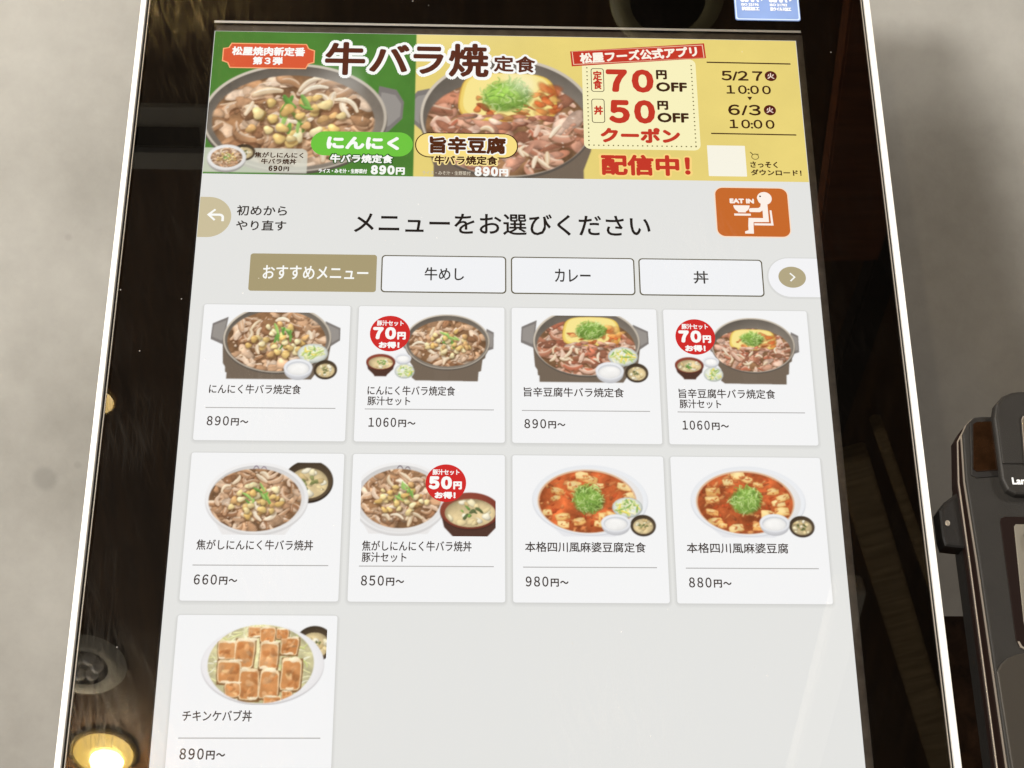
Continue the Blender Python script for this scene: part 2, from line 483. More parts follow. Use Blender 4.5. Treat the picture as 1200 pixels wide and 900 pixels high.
def small_bowl(cv, cx, cy, rx, ry, kind):
    if kind == 'rice':
        cv.blob(cx, cy + ry * .12, rx * .96, ry * .98, 0, (214, 214, 218), shade=.08, edge=.15)
        cv.blob(cx, cy - ry * .1, rx, ry * .86, 0, (246, 247, 250), shade=.02, edge=.12)
        cv.blob(cx, cy - ry * .06, rx * .82, ry * .66, 0, (216, 218, 222), shade=.02, edge=.12)
        cv.blob(cx, cy + ry * .04, rx * .76, ry * .58, 0, (246, 244, 240), wob=.03, shade=.06, edge=.08, tex=.02)
    elif kind == 'salad':
        cv.blob(cx, cy, rx, ry, 0, (206, 214, 204), shade=.1, edge=.2)
        cv.blob(cx, cy - ry * .04, rx * .93, ry * .9, 0, (232, 236, 224), shade=.05, edge=.15)
        cv.clip_begin()
        for _ in range(46):
            x, y = in_ell(cx, cy, rx * .78, ry * .74)
            c = [(206, 216, 140), (228, 228, 168), (180, 200, 110), (238, 214, 96), (236, 232, 190), (130, 168, 84)][rng.integers(6)]
            a = U(0, 3.14); l = rx * U(.2, .6)
            cv.stroke((x - l / 2 * math.cos(a), y - l / 2 * math.sin(a)), (x + U(-2, 2), y + U(-2, 2)), (x + l / 2 * math.cos(a), y + l / 2 * math.sin(a)), rx * U(.08, .16), c, shade=.3)
        cv.clip_end(cx, cy, rx * .9, ry * .86)
    elif kind in ('miso', 'tonjiru'):
        if kind == 'tonjiru':
            cv.poly([(cx - rx, cy), (cx - rx * .86, cy + ry * .9), (cx - rx * .45, cy + ry * 1.6), (cx - rx * .4, cy + ry * 1.8), (cx + rx * .4, cy + ry * 1.8), (cx + rx * .45, cy + ry * 1.6), (cx + rx * .86, cy + ry * .9), (cx + rx, cy)], (66, 42, 34))
            cv.blob(cx, cy + ry * .06, rx, ry, 0, (54, 34, 28), edge=0, shade=.1)
            cv.blob(cx, cy, rx, ry, 0, (122, 54, 40), shade=.25, edge=.1)
        else:
            cv.blob(cx, cy + ry * .06, rx, ry, 0, (38, 30, 24), edge=0, shade=.1)
            cv.blob(cx, cy, rx * .98, ry * .96, 0, (74, 60, 44), shade=-.3, edge=.2)
        sx, sy = (.85, .78) if kind == 'tonjiru' else (.8, .72)
        cy2 = cy + ry * .12
        cv.clip_begin()
        cv.blob(cx, cy2, rx * sx, ry * sy, 0, (222, 196, 142), shade=-.1, edge=.25, tex=.08)
        for _ in range(14):
            x, y = in_ell(cx, cy2, rx * sx * .85, ry * sy * .85)
            cv.blob(x, y, rx * U(.08, .22), ry * U(.08, .2), U(-1, 1), [(240, 226, 180), (232, 208, 150), (206, 176, 118), (246, 236, 206)][rng.integers(4)], wob=.25, shade=.35)
        for _ in range(8):
            x, y = in_ell(cx, cy2 - ry * .05, rx * .35, ry * .3)
            cv.blob(x, y, rx * U(.05, .14), ry * U(.05, .11), U(-1, 1), [(124, 168, 74), (96, 140, 60), (84, 96, 56)][rng.integers(3)] if kind == 'tonjiru' else [(112, 118, 66), (88, 92, 54), (140, 142, 84)][rng.integers(3)], wob=.3, shade=.3)
        cv.clip_end(cx, cy2, rx * sx, ry * sy)

def rice_bowl(cv, cx, cy, rx, ry, base_y):
    cv.poly([(cx - rx * .9, cy + ry * .4), (cx - rx * .62, base_y), (cx + rx * .58, base_y), (cx + rx * .9, cy + ry * .4)], (229, 226, 224))
    cv.blob(cx, cy + ry * .05, rx, ry, 0, (226, 223, 221), shade=.03, edge=.08)
    cv.blob(cx, cy, rx * .995, ry * .98, 0, (246, 244, 242), shade=.03, edge=.06)
    cv.blob(cx, cy + ry * .02, rx * .93, ry * .92, 0, (232, 229, 226), shade=-.1, edge=.1)

def paint_banner(parent):
    cv = Canvas(0, 0, 1080, 308, (92, 140, 66), 1.25)
    g = (cv.X < 372)
    # leafy green field with slight print mottling, yellow field on the right
    o = NOISE[:, :512]
    nn = NOISE[(np.arange(cv.ny) // 2) % 512][:, (np.arange(cv.nx) // 2) % 512]
    cv.img[:] = np.where(g[..., None], np.clip(C_(78, 128, 54) ** (1 / GAM) * (1 + .03 * nn)[..., None], 0, 1), np.clip(C_(231, 210, 122) ** (1 / GAM) * (1 + .008 * nn)[..., None], 0, 1))
    t = np.clip((cv.X - 372) / 260, 0, 1)[..., None]
    y = np.clip(1 - cv.Y / 70, 0, 1)[..., None]
    cv.img[:] = np.where(g[..., None], cv.img, cv.img * (1 - .25 * (1 - t) * y) + C_(250, 240, 190) * .25 * (1 - t) * y)
    # garlic pot
    keep = cv.img.copy()
    pot(cv, 156, 186, 166, 116, handles=[[(306, 116), (338, 124), (352, 150), (350, 186), (326, 214), (300, 226)]])
    food_garlic(cv, 154, 194, 146, 98)
    for _ in range(5):
        x = U(190, 290); cv.blob(x, U(70, 120), U(14, 30), U(20, 44), U(-.4, .4), (240, 240, 235), shade=0, edge=0, alpha=.10, soft=.9)
    cv.img = np.where(g[..., None], cv.img, keep)
    keep = cv.img.copy()
    pot(cv, 540, 178, 158, 128, body=[(384, 168), (398, 250), (408, 284), (408, 310), (676, 310), (676, 290), (690, 250), (702, 160)],
        handles=[[(398, 120), (376, 126), (360, 150), (360, 186), (388, 214), (404, 220)]])
    food_tofu(cv, 540, 200, 148, 104, (541, 136, 98, 54))
    for _ in range(5):
        cv.blob(U(530, 580), U(80, 120), U(12, 24), U(16, 30), U(-.4, .4), (250, 250, 240), shade=0, edge=0, alpha=.12, soft=.9)
    cv.img = np.where(g[..., None], keep, cv.img)
    # pale plaque with the small rice bowl
    a = ((cv.X < 172) & (cv.Y > 254) & (cv.Y < 305)) | (np.hypot(cv.X - 172, cv.Y - 265) < 11) | ((cv.X >= 172) & (cv.X < 183) & (cv.Y > 265) & (cv.Y < 305))
    cv.img[:] = np.where(a[..., None], cv.img * .15 + C_(206, 206, 190) * .85, cv.img)
    small_bowl(cv, 70, 262, 20, 17, 'miso')
    cv.blob(40, 277, 34.5, 28.5, 0, (170, 164, 158), shade=.1, edge=.1)
    cv.blob(40, 274, 34.5, 27, 0, (243, 240, 236), shade=.04, edge=.12)
    food_garlic(cv, 40, 274, 28, 20.5)
    return cv.build('promo_banner', 0.0002, parent)

CARD = (243, 243, 243)
def pic_canvas(card_u, card_v):
    return Canvas(card_u + 15, card_v + 14, 218, 127, CARD, 1.0)

def m5(x0, y0, sx, sy):
    return lambda x, y: ((x - x0) / sx, (y - y0) / sy)

def side_set(cv, M, sx, sy, items):
    for k, x, y, rx, ry in items:
        a, b = M(x, y)
        small_bowl(cv, a, b, rx / sx, ry / sy, k)

def pic_big_pot(cv, kind, pale):
    sx, sy = 3.44, 3.13
    M = m5(140, 78, sx, sy)
    pts = lambda l: [M(*p) for p in l]
    pot(cv, *M(525, 232), 312 / sx, 200 / sy, body=pts([(212, 260), (222, 380), (236, 400), (238, 430), (247, 434), (247, 470), (732, 470), (760, 430), (820, 380), (838, 260)]),
        handles=[pts([(235, 108), (146, 148), (140, 240), (214, 272)]), pts([(800, 128), (888, 168), (890, 240), (812, 292)])])
    if kind == 'garlic': food_garlic(cv, *M(522, 246), 286 / sx, 178 / sy)
    else:
        x, y = M(555, 172)
        food_tofu(cv, *M(522, 262), 288 / sx, 166 / sy, (x, y, 186 / sx, 88 / sy))
    side_set(cv, M, sx, sy, [('salad', 735, 318, 88, 56), ('miso', 812, 410, 67, 55), ('rice', 655, 408, 83, 60)])

def pic_small_pot(cv, kind):
    sx, sy = 3.37, 3.1
    M = m5(140, 95, sx, sy)
    pts = lambda l: [M(*p) for p in l]
    pot(cv, *M(598, 256), 242 / sx, 160 / sy, body=pts([(378, 280), (398, 350), (385, 372), (405, 400), (415, 440), (400, 465), (422, 482), (774, 484), (778, 430), (792, 425), (800, 360), (815, 350), (826, 280)]),
        handles=[pts([(822, 178), (864, 200), (862, 296), (820, 310)]), pts([(372, 262), (344, 278), (352, 296), (382, 312)])])
    if kind == 'garlic': food_garlic(cv, *M(600, 266), 220 / sx, 134 / sy)
    else:
        x, y = M(598, 226)
        food_tofu(cv, *M(592, 286), 222 / sx, 126 / sy, (x, y, 146 / sx, 62 / sy))
    side_set(cv, M, sx, sy, [('rice', 350, 358, 46, 32), ('salad', 360, 430, 56, 42), ('tonjiru', 224, 378, 82, 46)])

def pic_don(cv, which):
    if which == 'plain':
        sx, sy = 3.44, 3.16; M = m5(127, 99, sx, sy)
        x, y = M(735, 205); small_bowl(cv, x, y, 138 / sx, 116 / sy, 'miso')
        cv.img[cv.Y < 3] = C_(*CARD) ** (1 / GAM)
        rice_bowl(cv, *M(455, 300), 285 / sx, 196 / sy, M(0, 500)[1])
        food_garlic(cv, *M(445, 312), 256 / sx, 170 / sy)
        x, y = M(440, 128)
        cv.stroke((x - 4, y + 5), (x, y - 6), (x + 5, y + 5), 1.6, (110, 92, 110)); cv.stroke((x + 9, y + 4), (x + 13, y - 3), (x + 17, y + 5), 1.5, (110, 92, 110))
    else:
        sx, sy = 3.36, 3.13; M = m5(88, 119, sx, sy)
        rice_bowl(cv, *M(300, 312), 262 / sx, 196 / sy, M(0, 506)[1])
        food_garlic(cv, *M(302, 316), 222 / sx, 160 / sy)
        x, y = M(295, 142)
        cv.stroke((x - 4, y + 4), (x, y - 6), (x + 5, y + 4), 1.6, (90, 76, 86)); cv.stroke((x + 9, y + 4), (x + 13, y - 3), (x + 17, y + 5), 1.5, (90, 76, 86))
        x, y = M(682, 380); small_bowl(cv, x, y, 163 / sx, 98 / sy, 'tonjiru')

def pic_mapo(cv, sides, x0, y0):
    sx, sy = 3.4, 3.2; M = m5(x0, y0, sx, sy)
    cx, cy = M(480, 312)
    cv.poly([(cx - 250 / sx, cy + 120 / sy), (cx - 150 / sx, cy + 203 / sy), (cx + 130 / sx, cy + 203 / sy), (cx + 250 / sx, cy + 120 / sy)], (226, 226, 229))
    cv.blob(cx, cy + 5 / sy, 320 / sx, 194 / sy, 0, (218, 220, 225), shade=.02, edge=.05)
    cv.blob(cx, cy, 317 / sx, 192 / sy, 0, (236, 238, 241), shade=-.02, edge=.03)
    cv.blob(cx - 3 / sx, cy + 2, 296 / sx, 180 / sy, 0, (240, 238, 236), shade=.06, edge=.06)
    x, y = M(464, 324); rx, ry = 266 / sx, 170 / sy
    cv.blob(x, y - 1, rx * 1.03, ry * 1.03, 0, (236, 190, 150), shade=0, edge=.1)
    cv.clip_begin()
    cv.blob(x, y, rx, ry, 0, (188, 84, 42), shade=.05, edge=.15, tex=.14)
    for _ in range(120):
        a, b = in_ell(x, y, rx, ry)
        cv.blob(a, b, rx * U(.02, .09), ry * U(.02, .07), U(-1, 1), [(206, 112, 60), (166, 62, 30), (216, 140, 80), (152, 74, 40), (196, 74, 38)][rng.integers(5)], wob=.3, shade=.4, alpha=.85)
    for i in range(17):
        a = i * 2.4; r = math.sqrt(U(.28, .85))
        px, py = x + rx * r * math.cos(a), y + ry * r * math.sin(a)
        w = rx * U(.10, .17); h = w * U(.5, .72); ro = U(-.35, .35)
        c, s_ = math.cos(ro), math.sin(ro)
        rc = lambda k, oy=0: [(px + c * dx * w * k - s_ * dy * h * k, py + s_ * dx * w * k + c * dy * h * k + oy) for dx, dy in jit]
        jit = [(dx + U(-.15, .15), dy + U(-.15, .15)) for dx, dy in ((-1, -.7), (-.1, -1), (.95, -.8), (1, .6), (.1, .95), (-.9, .8))]
        cv.poly(rc(1.04, h * .4), (156, 76, 36), alpha=.5)
        cv.poly(rc(1.0, h * .2), (212, 142, 76), alpha=.9)
        cv.poly(rc(.92), [(238, 196, 118), (232, 178, 98), (240, 204, 132), (224, 160, 84)][rng.integers(4)], alpha=.92)
        cv.blob(px - w * .1, py - h * .2, w * .6, h * .5, ro, (250, 224, 158), wob=.3, shade=.1, edge=0, alpha=.6, soft=.7)
        for _ in range(4):
            cv.blob(px + U(-1, 1) * w, py + U(-.7, 1) * h, w * U(.12, .45), h * U(.08, .3), U(-1, 1), [(200, 98, 46), (186, 80, 38), (218, 132, 68)][rng.integers(3)], wob=.35, alpha=.75, soft=.5)
    cv.grain(.05, x, y, rx, ry)
    cv.clip_end(x, y, rx, ry)
    hx, hy = M(470, 308); heap(cv, hx, hy, 90 / sx, 78 / sy, 120)
    side_set(cv, M, sx, sy, sides)

def pic_kebab(cv):
    sx, sy = 3.62, 3.53; M = m5(118, 106, sx, sy)
    x, y = M(838, 212); small_bowl(cv, x, y, 108 / sx, 100 / sy, 'miso')
    cv.img[cv.Y < 2] = C_(*CARD) ** (1 / GAM)
    cx, cy = M(556, 330)
    cv.blob(cx, cy + 1.5, 342 / sx, 222 / sy, 0, (216, 212, 212), shade=.03, edge=.08)
    cv.blob(cx, cy, 340 / sx, 218 / sy, 0, (244, 241, 241), shade=.02, edge=.06)
    x, y = M(546, 328); rx, ry = 296 / sx, 218 / sy
    cv.clip_begin()
    cv.blob(x, y, rx, ry, 0, (226, 216, 160), shade=.05, edge=.15, tex=.1)
    for _ in range(150):
        a, b = in_ell(x, y, rx, ry); an = U(0, 3.14); l = rx * U(.1, .3)
        cv.stroke((a - l / 2 * math.cos(an), b - l / 2 * math.sin(an)), (a + U(-4, 4), b + U(-4, 4)), (a + l / 2 * math.cos(an), b + l / 2 * math.sin(an)), U(1.2, 2.6), [(232, 226, 176), (244, 240, 206), (214, 214, 142), (236, 230, 160), (196, 204, 118)][rng.integers(5)])
    P = [(352, 252, 50, 52), (452, 268, 54, 84), (588, 282, 52, 80), (700, 228, 50, 52), (372, 372, 66, 66), (486, 440, 56, 88), (598, 440, 56, 84), (716, 385, 58, 92), (574, 165, 44, 44), (398, 470, 44, 42), (500, 150, 36, 30), (656, 160, 34, 30), (620, 530, 50, 26), (700, 500, 30, 26)]
    Q = []
    for px, py, w, h in P:
        a, b = M(px, py); w /= sx; h /= sy
        t = U(-.06, .06)
        Q.append((a, b, w, h, [(a + dx * w - t * dy * h + U(-1, 1), b + dy * h + t * dx * w + U(-1, 1)) for dx, dy in ((-.95, -.95), (-.3, -1), (.3, -.98), (.95, -.92), (1, -.2), (.97, .4), (.93, .95), (.2, 1), (-.4, .97), (-.96, .93), (-1, .2), (-.97, -.4))]))
    for a, b, w, h, q in Q:
        cv.poly([(a + (u - a) * 1.10 + .5, b + (v - b) * 1.08 + 1.6) for u, v in q], (104, 60, 28), alpha=.8)
    for a, b, w, h, q in Q:
        cv.poly(chaikin(q, 1), (240, 208, 160))
        cv.poly(chaikin([(a + (u - a) * .9, b + (v - b) * .86 + h * .08) for u, v in q], 1), [(200, 130, 74), (190, 118, 64), (208, 142, 86)][rng.integers(3)])
        for _ in range(9):
            cv.blob(a + U(-.7, .7) * w, b + U(-.6, .75) * h, w * U(.15, .4), h * U(.1, .28), U(-1, 1), [(184, 112, 60), (212, 150, 96), (174, 100, 50), (222, 168, 116)][rng.integers(4)], wob=.3, shade=.2, edge=0, tex=.14, alpha=.65, soft=.5)
        for _ in range(3):   # cream sauce over the cut edges
            t = U(-.9, .5)
            yy = -.9 if rng.random() < .6 else .85
            cv.stroke((a + t * w, b + yy * h), (a + (t + .3) * w, b + (yy + U(-.12, .2)) * h), (a + (t + .6) * w, b + yy * h), max(w, h) * U(.16, .3), (250, 228, 190), shade=.12, alpha=.85)
    cv.grain(.04, x, y, rx, ry)
    cv.clip_end(x, y, rx, ry)

# ------------------------------------------------------------------ materials of the place
def wall_mat():
    m = bpy.data.materials.new('grey_plaster'); m.use_nodes = True
    nt = m.node_tree; b = nt.nodes['Principled BSDF']; N = nt.nodes.new; lk = nt.links.new
    tc = N('ShaderNodeTexCoord')
    n1 = N('ShaderNodeTexNoise'); n1.inputs['Scale'].default_value = 5.5; n1.inputs['Detail'].default_value = 7; n1.inputs['Roughness'].default_value = .62
    n2 = N('ShaderNodeTexNoise'); n2.inputs['Scale'].default_value = 26; n2.inputs['Detail'].default_value = 5; n2.inputs['Roughness'].default_value = .7
    n3 = N('ShaderNodeTexNoise'); n3.inputs['Scale'].default_value = 11; n3.inputs['Detail'].default_value = 4
    for n in (n1, n2, n3): lk(tc.outputs['Object'], n.inputs['Vector'])
    r = N('ShaderNodeValToRGB'); e = r.color_ramp.elements
    e[0].position = .32; e[0].color = (.274, .264, .238, 1); e[1].position = .72; e[1].color = (.40, .390, .362, 1)
    x = e.new(.5); x.color = (.345, .335, .308, 1)
    lk(n1.outputs['Fac'], r.inputs[0])
    mp = N('ShaderNodeMapRange'); mp.inputs[1].default_value = .3; mp.inputs[2].default_value = .7; mp.inputs[3].default_value = .93; mp.inputs[4].default_value = 1.06
    lk(n2.outputs['Fac'], mp.inputs[0])
    v1 = N('ShaderNodeVectorMath'); v1.operation = 'SCALE'; lk(r.outputs[0], v1.inputs[0]); lk(mp.outputs[0], v1.inputs['Scale'])
    # a round grey damp mark and a few specks, as the plaster itself has them
    dist = N('ShaderNodeVectorMath'); dist.operation = 'DISTANCE'; dist.inputs[1].default_value = STAIN
    wob = N('ShaderNodeVectorMath'); wob.operation = 'MULTIPLY_ADD'; wob.inputs[1].default_value = (.006, .006, .006)
    lk(n2.outputs['Color'], wob.inputs[0]); lk(tc.outputs['Object'], wob.inputs[2])
    lk(wob.outputs[0], dist.inputs[0])
    ms = N('ShaderNodeMapRange'); ms.inputs[1].default_value = .0055; ms.inputs[2].default_value = .0115; ms.inputs[3].default_value = .80; ms.inputs[4].default_value = 1.0
    ms.interpolation_type = 'SMOOTHSTEP'
    lk(dist.outputs['Value'], ms.inputs[0])
    vo = N('ShaderNodeTexVoronoi'); vo.inputs['Scale'].default_value = 17; lk(tc.outputs['Object'], vo.inputs['Vector'])
    mv = N('ShaderNodeMapRange'); mv.inputs[1].default_value = .03; mv.inputs[2].default_value = .06; mv.inputs[3].default_value = .88; mv.inputs[4].default_value = 1
    lk(vo.outputs['Distance'], mv.inputs[0])
    mm = N('ShaderNodeMath'); mm.operation = 'MULTIPLY'; lk(ms.outputs[0], mm.inputs[0]); lk(mv.outputs[0], mm.inputs[1])
    v2 = N('ShaderNodeVectorMath'); v2.operation = 'SCALE'; lk(v1.outputs[0], v2.inputs[0]); lk(mm.outputs[0], v2.inputs['Scale'])
    lk(v2.outputs[0], b.inputs['Base Color'])
    b.inputs['Roughness'].default_value = .75
    bp = N('ShaderNodeBump'); bp.inputs['Strength'].default_value = .12; bp.inputs['Distance'].default_value = .003
    lk(n2.outputs['Fac'], bp.inputs['Height']); lk(bp.outputs[0], b.inputs['Normal'])
    return m

def wood_mat(name, c0, c1, rough=.45, scale=6.0):
    m = bpy.data.materials.new(name); m.use_nodes = True
    nt = m.node_tree; b = nt.nodes['Principled BSDF']; N = nt.nodes.new; lk = nt.links.new
    tc = N('ShaderNodeTexCoord'); mp = N('ShaderNodeMapping'); mp.inputs['Scale'].default_value = (14, 1.2, 14)
    lk(tc.outputs['Object'], mp.inputs[0])
    n = N('ShaderNodeTexNoise'); n.inputs['Scale'].default_value = scale; n.inputs['Detail'].default_value = 8; n.inputs['Distortion'].default_value = .6
    lk(mp.outputs[0], n.inputs['Vector'])
    r = N('ShaderNodeValToRGB'); r.color_ramp.elements[0].position = .32; r.color_ramp.elements[1].position = .7
    r.color_ramp.elements[0].color = (*c0, 1); r.color_ramp.elements[1].color = (*c1, 1)
    lk(n.outputs['Fac'], r.inputs[0]); lk(r.outputs[0], b.inputs['Base Color'])
    b.inputs['Roughness'].default_value = rough
    b.inputs['Specular IOR Level'].default_value = .12
    return m

def glass_mat():
    """cover glass: clear sheet with a Fresnel reflection, wiped by many hands"""
    m = bpy.data.materials.new('cover_glass'); m.use_nodes = True
    nt = m.node_tree; nt.nodes.clear(); N = nt.nodes.new; lk = nt.links.new
    out = N('ShaderNodeOutputMaterial'); tr = N('ShaderNodeBsdfTransparent')
    g1 = N('ShaderNodeBsdfGlossy'); g2 = N('ShaderNodeBsdfGlossy'); df = N('ShaderNodeBsdfDiffuse')
    g1.inputs['Roughness'].default_value = .012
    g2.inputs['Roughness'].default_value = .17
    df.inputs[0].default_value = (.8, .77, .72, 1)
    tc = N('ShaderNodeTexCoord')
    # wiping streaks: stretched noise, in patches
    rot = N('ShaderNodeMapping'); rot.inputs['Rotation'].default_value = (0, math.radians(24), 0); lk(tc.outputs['Object'], rot.inputs[0])
    st = N('ShaderNodeMapping'); st.inputs['Scale'].default_value = (420, 1, 40); lk(rot.outputs[0], st.inputs[0])
    s1 = N('ShaderNodeTexNoise'); s1.inputs['Scale'].default_value = 1; s1.inputs['Detail'].default_value = 5; lk(st.outputs[0], s1.inputs['Vector'])
    vs = N('ShaderNodeMapping'); vs.inputs['Scale'].default_value = (600, 1, 30); lk(tc.outputs['Object'], vs.inputs[0])
    s2 = N('ShaderNodeTexNoise'); s2.inputs['Scale'].default_value = 1; s2.inputs['Detail'].default_value = 4; lk(vs.outputs[0], s2.inputs['Vector'])
    pa = N('ShaderNodeTexNoise'); pa.inputs['Scale'].default_value = 16; pa.inputs['Detail'].default_value = 4; lk(tc.outputs['Object'], pa.inputs['Vector'])
    mr = N('ShaderNodeMapRange'); mr.inputs[1].default_value = .42; mr.inputs[2].default_value = .72; lk(pa.outputs['Fac'], mr.inputs[0])
    mx = N('ShaderNodeMath'); mx.operation = 'MAXIMUM'; lk(s1.outputs['Fac'], mx.inputs[0]); lk(s2.outputs['Fac'], mx.inputs[1])
    sr = N('ShaderNodeMapRange'); sr.inputs[1].default_value = .48; sr.inputs[2].default_value = .78; lk(mx.outputs[0], sr.inputs[0])
    sm = N('ShaderNodeMath'); sm.operation = 'MULTIPLY'; lk(sr.outputs[0], sm.inputs[0]); lk(mr.outputs[0], sm.inputs[1])
    # two greasy hand marks on the border, left where people lean on it
    tot = sm
    for q, rad in (((-.192, -.003, .655), .034), ((-.196, -.003, .262), .040), ((-.19, -.003, .40), .03)):
        ds = N('ShaderNodeVectorMath'); ds.operation = 'DISTANCE'; ds.inputs[1].default_value = q; lk(tc.outputs['Object'], ds.inputs[0])
        mk = N('ShaderNodeMapRange'); mk.inputs[1].default_value = rad; mk.inputs[2].default_value = rad * .35; lk(ds.outputs['Value'], mk.inputs[0])
        mu = N('ShaderNodeMath'); mu.operation = 'MULTIPLY'; lk(mk.outputs[0], mu.inputs[0]); lk(sr.outputs[0], mu.inputs[1])
        ad = N('ShaderNodeMath'); ad.operation = 'ADD'; ad.use_clamp = True; lk(tot.outputs[0], ad.inputs[0]); lk(mu.outputs[0], ad.inputs[1])
        tot = ad
    sm = tot
    bp = N('ShaderNodeBump'); bp.inputs['Strength'].default_value = .35; bp.inputs['Distance'].default_value = .0006
    lk(mx.outputs[0], bp.inputs['Height']); lk(bp.outputs[0], g2.inputs['Normal'])
    sm2 = N('ShaderNodeMath'); sm2.operation = 'MULTIPLY_ADD'; sm2.inputs[1].default_value = .6; sm2.inputs[2].default_value = .012; lk(sm.outputs[0], sm2.inputs[0])
    mg = N('ShaderNodeMixShader'); lk(sm2.outputs[0], mg.inputs[0]); lk(g1.outputs[0], mg.inputs[1]); lk(g2.outputs[0], mg.inputs[2])
    fr = N('ShaderNodeFresnel'); fr.inputs[0].default_value = 1.75
    mf = N('ShaderNodeMixShader'); lk(fr.outputs[0], mf.inputs[0]); lk(tr.outputs[0], mf.inputs[1]); lk(mg.outputs[0], mf.inputs[2])
    # dust specks and a thin film of grease
    vo = N('ShaderNodeTexVoronoi'); vo.inputs['Scale'].default_value = 95; lk(tc.outputs['Object'], vo.inputs['Vector'])
    lt = N('ShaderNodeMath'); lt.operation = 'LESS_THAN'; lt.inputs[1].default_value = .036; lk(vo.outputs['Distance'], lt.inputs[0])
    pm = N('ShaderNodeTexNoise'); pm.inputs['Scale'].default_value = 9; lk(tc.outputs['Object'], pm.inputs['Vector'])
    gt = N('ShaderNodeMath'); gt.operation = 'GREATER_THAN'; gt.inputs[1].default_value = .57; lk(pm.outputs['Fac'], gt.inputs[0])
    du = N('ShaderNodeMath'); du.operation = 'MULTIPLY'; lk(lt.outputs[0], du.inputs[0]); lk(gt.outputs[0], du.inputs[1])
    d2 = N('ShaderNodeMath'); d2.operation = 'MULTIPLY'; d2.inputs[1].default_value = .3; lk(du.outputs[0], d2.inputs[0])
    fl = N('ShaderNodeMath'); fl.operation = 'MULTIPLY_ADD'; fl.inputs[1].default_value = .004; lk(sm.outputs[0], fl.inputs[0]); lk(d2.outputs[0], fl.inputs[2])
    for q, rad in (((-.118, -.003, .322), .040), ((-.13, -.003, .41), .03), ((.05, -.003, .25), .05), ((.10, -.003, .50), .04)):
        ds = N('ShaderNodeVectorMath'); ds.operation = 'DISTANCE'; ds.inputs[1].default_value = q; lk(tc.outputs['Object'], ds.inputs[0])
        mk = N('ShaderNodeMapRange'); mk.inputs[1].default_value = rad; mk.inputs[2].default_value = rad * .2; lk(ds.outputs['Value'], mk.inputs[0])
        mu = N('ShaderNodeMath'); mu.operation = 'MULTIPLY'; lk(mk.outputs[0], mu.inputs[0]); lk(sr.outputs[0], mu.inputs[1])
        ad = N('ShaderNodeMath'); ad.operation = 'MULTIPLY_ADD'; ad.inputs[1].default_value = .055; lk(mu.outputs[0], ad.inputs[0]); lk(fl.outputs[0], ad.inputs[2])
        fl = ad
    md = N('ShaderNodeMixShader'); lk(fl.outputs[0], md.inputs[0]); lk(mf.outputs[0], md.inputs[1]); lk(df.outputs[0], md.inputs[2])
    lk(md.outputs[0], out.inputs[0])
    return m

WALL_Y = 0.52
STAIN = (-0.317, WALL_Y + .003, 0.271)

M_white = pbr('white_lacquer', (.88, .87, .84), rough=.35, noise=.015, nscale=60)
M_black = pbr('black_print', (.005, .004, .003), rough=.7, spec=.05)
M_rubber = pbr('black_gasket', (.012, .011, .010), rough=.7)
M_edge = pbr('ground_glass_edge', (.32, .29, .25), rough=.3)
M_house = pbr('charcoal_housing', (.03, .029, .028), rough=.5, bump=.1)
M_rim = pbr('display_rim_metal', (.18, .155, .13), rough=.42, metal=.6, noise=.25, nscale=120)
M_silver = pbr('silver_edge', (.82, .79, .74), rough=.5, metal=0)
M_term = pbr('terminal_grey_plastic', (.018, .0162, .0142), rough=.52, spec=.35, noise=.08, nscale=90, bump=.25, bscale=2200)
M_term2 = pbr('terminal_black_plastic', (.008, .007, .0065), rough=.42, bump=.15, bscale=2200)
M_termlow = pbr('terminal_lower_cover', (.062, .055, .046), rough=.30, metal=.35, bump=.08, bscale=1800)
M_amber = pbr('amber_window', (.016, .007, .003), rough=.10, spec=.35, noise=.3, nscale=140)
M_chrome = pbr('chamfer_metal', (.42, .37, .31), rough=.35, metal=.5)
M_brownside = pbr('dark_red_side', (.010, .0045, .0035), rough=.4, spec=.2)
M_lcd_off = pbr('dim_glass', (.14, .12, .085), rough=.06, spec=.6)
M_darkwood = wood_mat('dark_wood', (.020, .010, .005), (.060, .030, .015))
M_ceil = wood_mat('brown_ceiling_boards', (.060, .026, .008), (.15, .072, .024), .6, 3)
M_beam = wood_mat('amber_beam_wood', (.30, .19, .08), (.58, .42, .21))
M_count = wood_mat('counter_wood', (.05, .026, .014), (.11, .06, .03))

# ------------------------------------------------------------------ setting: wall, recess, counter, ceiling
def wall_mesh():
    bm = bmesh.new()      # one wall, its lower right part cut back above a recess
    pr = [(-3.0, -.03), (.10, -.03), (.10, .172), (3.0, .172), (3.0, 1.9), (-3.0, 1.9)]
    f = [bm.verts.new((x, WALL_Y, z)) for x, z in pr]; b = [bm.verts.new((x, WALL_Y + .12, z)) for x, z in pr]
    bm.faces.new(f); bm.faces.new(b[::-1])
    for i in range(6): bm.faces.new((f[i], b[i], b[(i + 1) % 6], f[(i + 1) % 6]))
    bmesh.ops.recalc_face_normals(bm, faces=bm.faces[:])
    me = bpy.data.meshes.new('wall'); bm.to_mesh(me); bm.free()
    return me
tag(link('wall', wall_mesh(), wall_mat()), kind='structure')
tag(box('recess_panel', (.101, WALL_Y + .05, -.03), (3.0, WALL_Y + .118, 0.171), M_darkwood), kind='structure')
tag(box('counter', (-3.0, -.16, -.075), (3.0, WALL_Y + .12, -.030), M_count, bevel=.004), kind='structure')
tag(box('ceiling', (-3.0, -4.5, 1.9), (3.0, WALL_Y + .12, 2.0), M_ceil), kind='structure')

# ------------------------------------------------------------------ the kiosk
kiosk = empty('order_kiosk')
kiosk.rotation_euler = (-TILT, 0, 0)
tag(kiosk, 'tall black glass touch-screen ordering kiosk with a white edge, showing a menu', 'kiosk')

